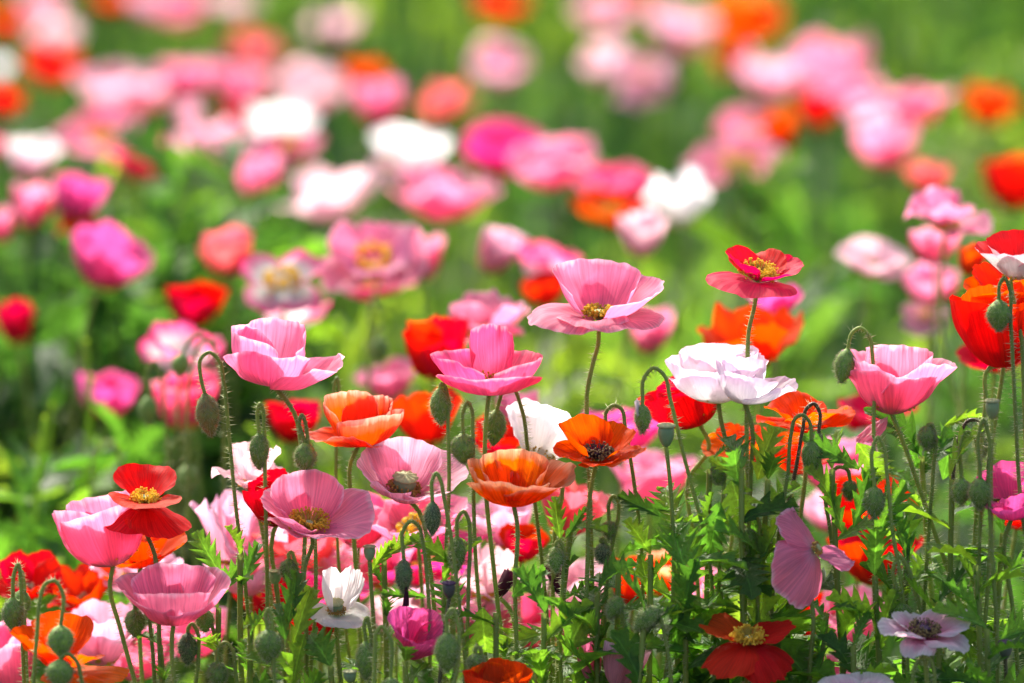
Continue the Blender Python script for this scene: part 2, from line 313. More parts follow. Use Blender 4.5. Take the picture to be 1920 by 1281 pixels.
def capsule_shape(rad, hgt, ribs=10):
    prof = [(0.12, 0), (.45, .06), (.80, .28), (.98, .55), (1.0, .75), (.90, .90), (.82, .93)]
    k = 20; th = np.linspace(0, 2 * math.pi, k, endpoint=False); V = []
    for r, z in prof: V.append(np.stack([r * rad * np.cos(th), r * rad * np.sin(th), np.full(k, z * hgt)], 1))
    n = len(prof); i = np.arange(n - 1)[:, None] * k; j = np.arange(k)[None, :]; j2 = (j + 1) % k
    body = np.vstack(V), np.stack([i + j, i + j2, i + k + j2, i + k + j], 2).reshape(-1, 4)
    # the stigma disc: scalloped, ribbed
    V, k = [], ribs * 4; th = np.linspace(0, 2 * math.pi, k, endpoint=False); wv = np.cos(ribs * th)
    for r, z, w in [(.80, .92, 0), (1.10, .93, .05), (1.10, .985, .05), (.80, 1.03, .02), (.40, 1.07, .02), (.02, 1.10, 0)]:
        V.append(np.stack([(r + w * wv) * rad * np.cos(th), (r + w * wv) * rad * np.sin(th), hgt * (z + .022 * wv * (0 if r < .1 or z < .95 else 1))], 1))
    n = len(V); i = np.arange(n - 1)[:, None] * k; j = np.arange(k)[None, :]; j2 = (j + 1) % k
    return body, (np.vstack(V), np.stack([i + j, i + j2, i + k + j2, i + k + j], 2).reshape(-1, 4))

def ground_run(P, lean, rs):
    """carry a stem on from its lowest visible point to the ground"""
    P = np.asarray(P, float); z = P[2]
    mid = P + np.array([lean[0] * z * .5, lean[1] * z * .5 + rs.uniform(-.006, .006), -z * .5]) + [rs.uniform(-.02, .02), 0, 0]
    base = P + np.array([lean[0] * z * .8, lean[1] * z * .8, -z]); base[2] = 0
    return [mid, base]
GR = {}
def add_stem(root, base, pts, rad, rs, mat='stem', hairs=1500, k=8, n=60, taper=1.0):
    C = catmull(pts, n); C = C - base
    t = np.linspace(1, taper, len(C))
    v, f = tube(C, rad * t, k); o = link_mesh('stem', v, f, mat, root)
    if hairs:
        sp = stem_spikes(C, rad, hairs, rs)
        if sp: link_mesh('bristles', sp[0], sp[1], 'bristle', o)
    return o
CNT = [0]
def poppy(box, D, colour, style, label, tilt=12, roll=0, petals=None, stamen='y', st=1.0, stem=None, capsule=False, hero=True, seed=None, a0=None, group=None, lean=None, rad=.00125, cat='poppy', fit=(.6, 1.6)):
    if hero: D = 3.175 + (D - 3.175) * .7
    CNT[0] += 1; rs = np.random.RandomState(seed if seed is not None else 1000 + CNT[0])
    x0, y0, x1, y1 = box
    ps = petals or preset(style, rs, a0)
    nu, nv = (60, 34) if hero else (26, 14)
    if not hero:
        for p in ps: p['ruf'] = p.get('ruf', .055) * 1.8; p['edge'] = .05
    G = [petal_shape(p, nu, nv, rs) for p in ps]
    M = rot(tilt, roll)
    cr, cu = RT, UP
    Wt, Ht = (x1 - x0) * D / F, (y1 - y0) * D / F
    def measure(kz):
        A = np.vstack([g[0] for g in G]) * [1, 1, kz] @ M.T
        a, b = A @ cr, A @ cu
        return a.min(), a.max(), b.min(), b.max()
    best = None
    for kz in np.linspace(fit[0], fit[1], 41):
        m = measure(kz); q = abs(math.log(((m[3] - m[2]) / (m[1] - m[0])) / (Ht / Wt))) + .05 * abs(math.log(kz))
        if best is None or q < best[0]: best = (q, kz, m)
    _, kz, m = best
    s = math.sqrt(Wt / (m[1] - m[0]) * (Wt / (m[1] - m[0])) ** .5 * (Ht / (m[3] - m[2])) ** .5)
    cxy = at((x0 + x1) / 2, (y0 + y1) / 2, D)
    O = cxy - s * ((m[0] + m[1]) / 2 * cr + (m[2] + m[3]) / 2 * cu)      # receptacle
    axis = M @ np.array([0, 0, 1.0])
    pts = [O + axis * .001, O - axis * .014]
    if stem:
        pts += [at(x, y, d[0] if d else D) for x, y, *d in stem]
        a, b = pts[-2], pts[-1]; sl_ = (b - a) / max(1e-6, -(b - a)[2])
        ln = lean or (max(-.3, min(.3, sl_[0])), 0)
        if O[2] - pts[2][2] < .02: pts.pop(1)
    else:
        ln = lean or (rs.uniform(-.20, .20), rs.uniform(-.08, .08)); pts.append(O - axis * .03 + np.array([ln[0] * .05, 0, -.06]))
    pts += ground_run(pts[-1], ln, rs); base = pts[-1].copy()
    root = thing('poppy_flower', label, cat, base, group)
    for g in G:
        link_mesh('petal', ((g[0] * [1, 1, kz]) @ M.T) * s + O - base, g[1], colour, root, uv=g[2])
    if stamen:
        v, f, mi = stamen_shape(int((190 if hero else 55) * min(1.6, st)), .27 * st, rs, hero)
        link_mesh('stamen_tuft', (v @ M.T) * s + O - base, f, [stamen + '_fil', stamen + '_ant'], root, midx=mi)
    if capsule or hero:
        cs = capsule if capsule else .075
        b, d = capsule_shape(cs, cs * 2.0)
        dk = '_dark' if stamen == 'k' else ''
        c = link_mesh('seed_capsule', (b[0] @ M.T) * s + O - base, b[1], 'capsule' + dk, root)
        link_mesh('stigma_disc', (d[0] @ M.T) * s + O - base, d[1], 'disc' + dk, c)
    add_stem(root, base, pts, rad, rs, hairs=2200 if hero else (500 if D < 4.2 else 0), k=8 if hero else 5, n=70 if hero else 24)
    return root

def bud_shape(L, W, rs, n=22, k=20):
    t = np.linspace(0, 1, n); pr = np.sin(math.pi * np.clip(t, 0, 1) ** .86) ** .72; pr[0] = .22; pr[-1] = .08
    th = np.linspace(0, 2 * math.pi, k, endpoint=False)
    seam = 1 - .07 * np.exp(-(np.abs(np.sin(th + .4)) / .16) ** 2)
    r = (W / 2) * pr[:, None] * seam[None, :] * (1 + .02 * rs.normal(size=(n, k)))
    V = np.stack([r * np.cos(th), r * np.sin(th), np.broadcast_to((-L * t)[:, None], (n, k))], -1)
    i = np.arange(n - 1)[:, None] * k; j = np.arange(k)[None, :]; j2 = (j + 1) % k
    return V, np.stack([i + j, i + k + j, i + k + j2, i + j2], 2).reshape(-1, 4)
def bud(path, L, W, D, label, ang=0, mat='bud', hairs=True, group=None, stemmat='stem', lean=None, rad=.00108, tip=None, hero=True, name='poppy_bud_plant'):
    """path: photo points of the stem from its lowest visible point up over the hook to the bud's neck; the bud hangs from the last"""
    if hero: D = 3.175 + (D - 3.175) * .7
    CNT[0] += 1; rs = np.random.RandomState(3000 + CNT[0])
    P = [at(x, y, D + (d[0] if d else 0)) for x, y, *d in path]
    ln = lean if lean is not None else (rs.uniform(-.16, .16), rs.uniform(-.05, .05))
    pts = P[::-1] + ground_run(P[0], ln, rs); base = pts[-1].copy()
    root = thing(name, label, 'poppy bud', base, group)
    px = D / F; V, Fc = bud_shape(L * px, W * px, rs)
    M = rot(rs.uniform(-8, 8), ang, rs.uniform(0, 360)); nk = P[-1]
    Vw = V.reshape(-1, 3) @ M.T + nk - base
    o = link_mesh('bud', Vw, Fc, mat, root)
    if hairs:
        Vg = Vw.reshape(V.shape); n = 480 if hero else 200
        i = rs.randint(1, V.shape[0] - 1, n); j = rs.randint(0, V.shape[1], n); ctr = Vg.mean(1)
        B = Vg[i, j] + (Vg[np.minimum(i + 1, V.shape[0] - 1), (j + 1) % V.shape[1]] - Vg[i, j]) * rs.uniform(0, 1, n)[:, None] * .9
        d = B - ctr[i]; d /= np.linalg.norm(d, axis=1)[:, None]; dn = M @ np.array([0, 0, -1.0]); d = d + dn * rs.uniform(0, .6, n)[:, None] + rs.normal(0, .15, (n, 3)); d /= np.linalg.norm(d, axis=1)[:, None]
        sp = spikes(B - d * .0003, d, .0030 * rs.uniform(.6, 1.1, n), .00017); link_mesh('bristles', sp[0], sp[1], 'bristle', o)
    if tip:
        p = dict(az=rs.uniform(0, 360), e=(80, 88, 96), L=1, W=.5, ruf=.12)
        for az in (0, 120, 240):
            p['az'] = az; g = petal_shape(p, 16, 10, rs); sc = tip[1] * px
            MM = rot(tip[4] if len(tip) > 4 else 0, tip[3] if len(tip) > 3 else 180)
            q = link_mesh('petal', (g[0] * [1.0, 1.0, 1.1]) @ MM.T * sc + at(tip[2][0], tip[2][1], D - .004) - base, g[1], tip[0], root, uv=g[2])
    add_stem(root, base, pts, rad, rs, stemmat, hairs=2000 if hero else 700, k=8 if hero else 6, n=80 if hero else 40, taper=1.05)
    return root
def seedhead(path, W, Hh, D, label, dark=False, ang=0, group='poppy seed heads'):
    D = 3.175 + (D - 3.175) * .7
    CNT[0] += 1; rs = np.random.RandomState(5000 + CNT[0])
    P = [at(x, y, D) for x, y in path]; pts = P[::-1] + ground_run(P[0], (rs.uniform(-.05, .05), 0), rs); base = pts[-1].copy()
    root = thing('poppy_seed_plant', label, 'seed head', base, group); px = D / F; M = rot(5, ang)
    b, d = capsule_shape(W * px / 2 * .92, Hh * px / 1.05); dk = '_dark' if dark else ''
    c = link_mesh('seed_capsule', b[0] @ M.T + P[-1] - base, b[1], 'capsule' + dk, root)
    link_mesh('stigma_disc', d[0] @ M.T + P[-1] - base, d[1], 'disc' + dk, c)
    add_stem(root, base, pts, .00115, rs, 'stem_dark' if dark else 'stem', hairs=900)
    return root

# ------------------------------------------------------------------ leaves
def leaf_shape(rs, lobes=5, width=.30, nt=9, fine=True, arch=.28, fold=.25):
    """a deeply cut, toothed poppy leaf lying along +x, length 1"""
    n = lobes * nt + 6; t = np.linspace(0, 1, n)
    env = width * np.sin(math.pi * np.clip(t * .93 + .05, 0, 1)) ** .8 * (1 - .25 * t) + .012
    rows = []
    ns = 4 if fine else 2
    arcs = arch * (t ** 1.7) + .02 * wob(t * 3, rs, [2, 3])
    rib = np.stack([t - .10 * arch * t ** 3, .03 * wob(t * 3, rs, [1.2, 2.1]) * t, .18 * t * (1 - t) - arcs], 1)
    V, uv = [rib], [np.stack([t, t * 0], 1)]
    for sgn in (1, -1):
        ph = (t * lobes + (0 if sgn > 0 else .35)) % 1
        lob = np.where(ph < .62, (ph / .62) ** .8, np.clip(1 - (ph - .62) / .38, 0, 1) ** .9)
        depth = np.where(t > .82, .45, .68)
        wdt = env * ((1 - depth) + depth * lob)
        if fine: wdt = wdt * (1 + .22 * np.abs(((t * lobes * 3.0 + .2) % 1) - .5) - .05)
        sw = R(46) + .1 * wob(t, rs, [3])
        for k in range(1, ns + 1):
            s = k / ns; q = s * wdt
            zf = rib[:, 2] + fold * q * (.6 + .4 * s) - .35 * q ** 2 + .022 * s * wob(t * 6, rs, [2, 3.3])
            V.append(np.stack([rib[:, 0] + q * math.sin(1) * np.sin(sw) * 1.0, rib[:, 1] + sgn * q * np.cos(sw), zf], 1)); uv.append(np.stack([t, sgn * s * np.ones(n)], 1))
    Fc = []
    rowidx = lambda r: np.arange(n) + r * n
    for side in (0, 1):
        prev = rowidx(0)
        for k in range(ns):
            cur = rowidx(1 + side * ns + k)
            f = np.stack([prev[:-1], prev[1:], cur[1:], cur[:-1]], 1)
            Fc.append(f if side == 0 else f[:, ::-1]); prev = cur
    return np.vstack(V), np.vstack(Fc), np.vstack(uv)
LEAVES = []
for i in range(10):
    rs_ = np.random.RandomState(70 + i)
    v, f, q = leaf_shape(rs_, lobes=[5, 6, 4, 5, 6, 4, 5, 5, 4, 6][i], width=[.56, .46, .62, .50, .42, .60, .52, .36, .50, .46][i], arch=[.3, .15, .45, .25, .1, .6, .35, .2, .5, .05][i], fold=[.3, .5, .15, .4, .3, .1, .5, .6, .2, .3][i])
    o = link_mesh('leaf', v, f, 'leaf', uv=q); LEAVES.append(o.data); bpy.data.objects.remove(o)
def add_leaf(root, base, P, direc, ln, rs, nrm=None, var=None, wid=1.0):
    x = np.asarray(direc, float); x /= np.linalg.norm(x)
    nrm = np.array(nrm if nrm is not None else [rs.uniform(-.5, .5), rs.uniform(-.9, .2), 1.0]); z = nrm - x * (nrm @ x)
    if np.linalg.norm(z) < .05: z = np.array([0, -1, .1]); z = z - x * (z @ x)
    z /= np.linalg.norm(z); y = np.cross(z, x)
    o = bpy.data.objects.new('leaf', LEAVES[rs.randint(len(LEAVES)) if var is None else var]); COL.objects.link(o); o.parent = root
    m = np.eye(4); m[:3, 0] = x * ln; m[:3, 1] = y * ln * wid; m[:3, 2] = z * ln; m[:3, 3] = P - base
    o.matrix_local = Matrix(m.tolist()); return o
def leafy(x, ytop, D, label, n=11, size=150,  seed=0, fixed=(), top=True, lean=None):
    """a leafy poppy plant: stem rising to (x, ytop), toothed leaves round it; fixed = hand-placed leaves (bx,by,tx,ty,width,face)"""
    if D < 3.5: D = 3.175 + (D - 3.175) * .7
    CNT[0] += 1; rs = np.random.RandomState(7000 + CNT[0] + seed)
    P0 = at(x, ytop, D); ln = lean or (rs.uniform(-.08, .08), rs.uniform(-.04, .04))
    pts = [P0, P0 + [ln[0] * .04 + rs.uniform(-.004, .004), 0, -.05]]; pts += ground_run(pts[-1], ln, rs); base = pts[-1].copy()
    root = thing('leafy_poppy_plant', label, 'leafy plant', base, 'leafy poppy plants of the front row')
    C = catmull(pts, 60); px = D / F; az = rs.uniform(0, 6.28)
    span = min(.27, P0[2] - .05)
    n = int(n * 1.5)
    for k in range(n):
        q = (k + rs.uniform(-.2, .2)) / n * span; i = int(np.argmin(np.abs(C[:, 2] - (P0[2] - max(0, q))))); az += 2.4 + rs.uniform(-.5, .5)
        el = R(rs.uniform(15, 75) if k < 4 else rs.uniform(-15, 55)); d = np.array([math.cos(az) * math.cos(el), math.sin(az) * math.cos(el) * .8, math.sin(el)])
        s_ = size * 1.0 * px * (rs.uniform(.5, .85) if k < 4 else rs.uniform(.75, 1.25))
        add_leaf(root, base, C[i], d, s_, rs, wid=rs.uniform(.8, 1.25))
    for bx, by, tx, ty, wd, *fc in fixed:
        A, B = at(bx, by, D), at(tx, ty, D - (fc[1] if len(fc) > 1 else 0)); L_ = np.linalg.norm(B - A)
        add_leaf(root, base, A, B - A, L_, rs, nrm=(0, -1, fc[0] if fc else .4), var=rs.randint(8), wid=wd)
    add_stem(root, base, pts, .0016, rs, hairs=900); return root

# ------------------------------------------------------------------ the setting: ground and undergrowth
gx, gy = np.meshgrid(np.linspace(-60, 60, 90), np.linspace(-6, 150, 110), indexing='ij')
rs = np.random.RandomState(5)
gz = .02 * np.sin(gx * 1.7 + 1) * np.sin(gy * 1.3) - .02
g = link_mesh('ground', np.stack([gx, gy, gz], -1).reshape(-1, 3), grid_faces(90, 110), 'soil'); g['kind'] = 'structure'

def undergrowth():
    rs = np.random.RandomState(11)
    var = [leaf_shape(np.random.RandomState(300 + i), lobes=[4, 5, 3, 4][i], width=[.34, .26, .42, .20][i], nt=3, fine=False, arch=[.3, .15, .5, .6][i]) for i in range(4)]
    Vs, Fs, UVs, Ts = [], [], [], []; off = 0
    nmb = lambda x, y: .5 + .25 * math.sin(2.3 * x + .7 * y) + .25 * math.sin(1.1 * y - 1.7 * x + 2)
    plants = []
    for d0, d1, dens in [(3.7, 4.6, 58), (4.6, 6.5, 52), (6.5, 10, 40), (10, 16, 26), (16, 30, 12)]:
        area = (.27 * (d0 + d1) / 2 + .8) * (d1 - d0)
        for _ in range(int(area * dens)):
            y = rs.uniform(d0, d1); x = rs.uniform(-.5, .5) * (.27 * y + .8); plants.append((x, y))
    dark = [(rs.uniform(-.52, -.24) * y / 4.5, y) for y in rs.uniform(4.2, 5.0, 64)]      # a thick stand of tall plants at the left, shade put into their tint
    for n_, (x, y) in enumerate(plants + dark):
        px = 960 + x / y * F
        q = nmb(x, y)
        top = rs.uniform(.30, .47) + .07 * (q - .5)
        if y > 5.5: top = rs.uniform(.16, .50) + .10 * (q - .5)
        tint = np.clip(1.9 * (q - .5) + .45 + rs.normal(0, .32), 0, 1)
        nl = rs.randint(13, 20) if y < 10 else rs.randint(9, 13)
        if n_ >= len(plants): nl = 52; top = rs.uniform(.42, .53); tint = rs.uniform(0, .12)  # low tint paints the hollow's shade into the left stand's leaves
        for k in range(nl):
            v, f, q2 = var[rs.randint(4)]
            z = top * rs.uniform(.15, 1) ** .7; az = rs.uniform(0, 6.28); el = R(rs.uniform(-25, 75)); L = rs.uniform(.05, .11)
            xd = np.array([math.cos(az) * math.cos(el), math.sin(az) * math.cos(el), math.sin(el)]); zd = np.array([rs.uniform(-.5, .5), rs.uniform(-.5, .5), 1.0]); zd -= xd * (zd @ xd); zd /= np.linalg.norm(zd); yd = np.cross(zd, xd)
            Mt = np.stack([xd, yd, zd]) * L
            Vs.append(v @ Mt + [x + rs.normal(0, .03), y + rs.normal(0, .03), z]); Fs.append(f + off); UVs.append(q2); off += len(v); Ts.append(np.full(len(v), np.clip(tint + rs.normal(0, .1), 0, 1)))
        for k in range(3 if y < 6 else 4):
            h = top + rs.uniform(0, .10 if y < 6 else .20); a = np.array([x + rs.normal(0, .03), y + rs.normal(0, .03), 0]); b = a + [rs.normal(0, .04), rs.normal(0, .03), h]
            v, f = tube(catmull([a, (a + b) / 2 + [rs.normal(0, .01), 0, 0], b], 5), .0016 if y < 6 else .0032, 4)
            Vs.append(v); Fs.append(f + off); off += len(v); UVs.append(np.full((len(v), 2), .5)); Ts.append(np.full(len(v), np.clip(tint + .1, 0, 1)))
    V = np.vstack(Vs); Fc = np.vstack(Fs)
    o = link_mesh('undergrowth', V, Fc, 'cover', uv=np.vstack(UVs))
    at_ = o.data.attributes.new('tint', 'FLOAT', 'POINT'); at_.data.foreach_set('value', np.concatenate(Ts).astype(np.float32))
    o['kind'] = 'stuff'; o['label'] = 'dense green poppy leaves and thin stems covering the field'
undergrowth()

# ------------------------------------------------------------------ poppies far behind, out of focus: box in the photo, colour, form, label
def depth(y): return 3904.0 / (y + 521)
GB = 'out of focus poppies farther back in the field'
FAR = [
 # top edge and upper left
 (-20, 8, 46, 80, 'scarlet', 'bowl', 'blurred orange poppy in the top left corner of the field'),
 (40, -20, 118, 42, 'palepink', 'bowl', 'pale mauve blurred poppy, topmost at the left, beside an orange one'),
 (48, 36, 150, 92, 'blush', 'open', 'dusty blurred pink poppy between the corner orange poppy and a red one'),
 (175, -25, 240, 18, 'scarlet', 'bowl', 'orange blurred poppy cut by the top edge, left of the pink ones'),
 (242, -22, 322, 34, 'palepink', 'bowl', 'pale pink blurred poppy at the top edge beside a deeper pink one'),
 (300, -18, 384, 44, 'pink', 'bowl', 'mid pink blurred poppy at the top edge left of a dusty one'),
 (384, -25, 485, 22, 'blush', 'open', 'whitish pink blurred poppy grazing the top edge above the peach one'),
 (48, 86, 152, 160, 'red', 'bowl', 'round blurred red poppy left of the big pale pink pair'),
 (-22, 92, 20, 162, 'white', 'bowl', 'blurred white poppy cut by the left edge beside the round red one'),
 (-25, 160, 46, 222, 'red', 'bowl', 'dull red blurred poppy cut by the left edge under the white one'),
 (140, 118, 334, 216, 'palepink', 'bowl', 'large pale pink blurred poppy, the widest in the upper left'),
 (296, 112, 390, 192, 'pink', 'cup', 'rounded pink blurred poppy pressed against the largest pale one'),
 (420, 52, 532, 132, 'coral', 'wild', 'peach blurred poppy standing above a rosy pink one'),
 (398, 118, 502, 208, 'pink', 'cup', 'rosy pink blurred poppy beneath the peach poppy'),
 (516, 112, 652, 212, 'blush', 'bowl', 'creamy pink blurred poppy left of the small red and pink pair'),
 (575, 8, 672, 76, 'blush', 'open', 'faint greyish pink blurred poppy alone against dark green'),
 (645, 116, 722, 192, 'scarlet', 'cup', 'small bright red blurred poppy tucked behind a pink one'),
 (662, 148, 754, 236, 'pink', 'cup', 'pink blurred poppy in front of the small bright red one'),
 (468, 194, 592, 268, 'white', 'cup', 'white blurred poppy with two raised petals like horns'),
 (482, 248, 602, 305, 'hotpink', 'flat', 'rosy blurred poppy flattened beneath the horned white one'),
 (108, 204, 262, 288, 'pink', 'bowl', 'pink blurred poppy under the largest pale pink one'),
 (206, 256, 332, 338, 'deeppink', 'bowl', 'strong pink blurred poppy right of the faded white one'),
 (328, 190, 380, 238, 'palepink', 'cup', 'tiny pale pink blurred poppy, upper of two small ones in a column'),
 (328, 236, 388, 294, 'palepink', 'cup', 'tiny pink blurred poppy, lower of two small ones in a column'),
 (384, 226, 478, 312, 'palepink', 'cup', 'pale pink blurred poppy with a red one peeping over its top'),
 (404, 200, 474, 244, 'red', 'flat', 'red blurred sliver of a poppy over a pale pink one'),
 (18, 254, 112, 338, 'rosewhite', 'bowl', 'faded whitish blurred poppy above the magenta cup at the left'),
 (-40, 248, 10, 302, 'deeppink', 'bowl', 'deep pink blurred poppy barely entering at the left edge'),
 (438, 288, 524, 372, 'pink', 'cup', 'mauve pink blurred poppy left of the open horseshoe one'),
 (518, 298, 702, 410, 'blush', 'open', 'pale horseshoe shaped blurred poppy with a dark notch in its rim'),
 (700, 238, 840, 326, 'white', 'bowl', 'big round white blurred poppy above the wide pink one'),
 (690, 288, 762, 336, 'blush', 'droop', 'greyish white blurred poppy hanging at the lower left of the round white one'),
 (732, 304, 932, 414, 'pink', 'open', 'wide pink blurred poppy sloping down right below the round white one'),
 (872, 226, 1012, 326, 'hotpink', 'bowl', 'rose red blurred poppy, left end of the slanting chain of four'),
 (958, 258, 1112, 352, 'pink', 'bowl', 'bright pink blurred poppy, second in the slanting chain of four'),
 (1078, 304, 1218, 402, 'deeppink', 'bowl', 'hot pink blurred poppy resting on a red one left of the white'),
 (1074, 352, 1228, 424, 'scarlet', 'bowl', 'red blurred poppy beneath the hot pink one left of the white'),
 (1208, 318, 1328, 422, 'white', 'wild', 'ragged white blurred poppy at the right end of the slanting chain'),
 (1162, 394, 1246, 478, 'blush', 'cup', 'small whitish blurred poppy below the ragged white one'),
 (884, 74, 988, 154, 'palepink', 'bowl', 'dusty pink blurred poppy alone in green at the upper middle'),
 (888, -25, 988, 40, 'red', 'bowl', 'red blurred poppy at the middle of the top edge'),
 (785, 142, 888, 238, 'coral', 'wild', 'hazy orange blurred poppy between the pink and white ones'),
 (1076, -15, 1192, 56, 'palepink', 'bowl', 'pink blurred poppy at the top edge beside a small orange one'),
 (1148, -22, 1220, 32, 'scarlet', 'bowl', 'small orange blurred poppy at the top edge among pink ones'),
 (1216, 8, 1338, 100, 'palepink', 'bowl', 'light pink blurred poppy beside the tall salmon red one'),
 (1332, -4, 1462, 92, 'scarlet', 'bowl', 'salmon red blurred poppy high at the right of centre'),
 (1340, 70, 1420, 150, 'scarlet', 'droop', 'salmon blurred poppy hanging under the higher salmon red one'),
 (1086, 72, 1174, 156, 'blush', 'bowl', 'dull beige pink blurred poppy left of a slanting dusty one'),
 (1148, 92, 1258, 206, 'palepink', 'droop', 'dusty pink blurred poppy slanting down to the right'),
 # upper right cluster
 (1384, 90, 1504, 188, 'palepink', 'bowl', 'pale pink blurred poppy at the left end of the upper right cluster'),
 (1472, 66, 1624, 162, 'pink', 'bowl', 'highest pink blurred poppy of the upper right cluster'),
 (1498, 122, 1654, 208, 'pink', 'open', 'pink blurred poppy in the middle of the upper right cluster'),
 (1492, 176, 1562, 242, 'red', 'cup', 'red blurred poppy under the upper right pink cluster'),
 (1338, 200, 1458, 264, 'pink', 'bowl', 'pink blurred poppy stacked above a wide flat pink one'),
 (1424, 212, 1488, 288, 'scarlet', 'cup', 'small vivid red blurred poppy behind the two stacked pink ones'),
 (1288, 254, 1478, 348, 'pink', 'flat', 'wide flat pink blurred poppy, lower of the two stacked'),
 (1578, 180, 1704, 262, 'palepink', 'bowl', 'pale pink blurred poppy at the heart of the right hand cluster'),
 (1652, 154, 1778, 244, 'pink', 'open', 'pink blurred poppy at the right end of the right hand cluster'),
 (1598, 228, 1714, 314, 'pink', 'cup', 'pink blurred cup hanging lowest in the right hand cluster'),
 (1808, 160, 1906, 236, 'scarlet', 'bowl', 'vivid red blurred poppy alone in green at the upper right'),
 (1694, 298, 1778, 368, 'coral', 'bowl', 'salmon blurred poppy above the ruffled pink one at the right'),
 (1846, 294, 1960, 392, 'red', 'cup', 'rosy red blurred poppy cut by the right edge above the white and red one'),
]
for i, (x0, y0, x1, y1, c, stl, lab) in enumerate(FAR):
    mx, my = (x1 - x0) * .05, (y1 - y0) * .05; x0 -= mx; x1 += mx; y0 -= my; y1 += my
    r_ = np.random.RandomState(i); D = depth((y0 + y1) / 2) * r_.uniform(.975, 1.03)
    poppy((x0, y0, x1, y1), D, c, stl, lab, tilt=r_.uniform(4, 22), roll=r_.uniform(-10, 10), hero=False, group=GB, stamen='y')

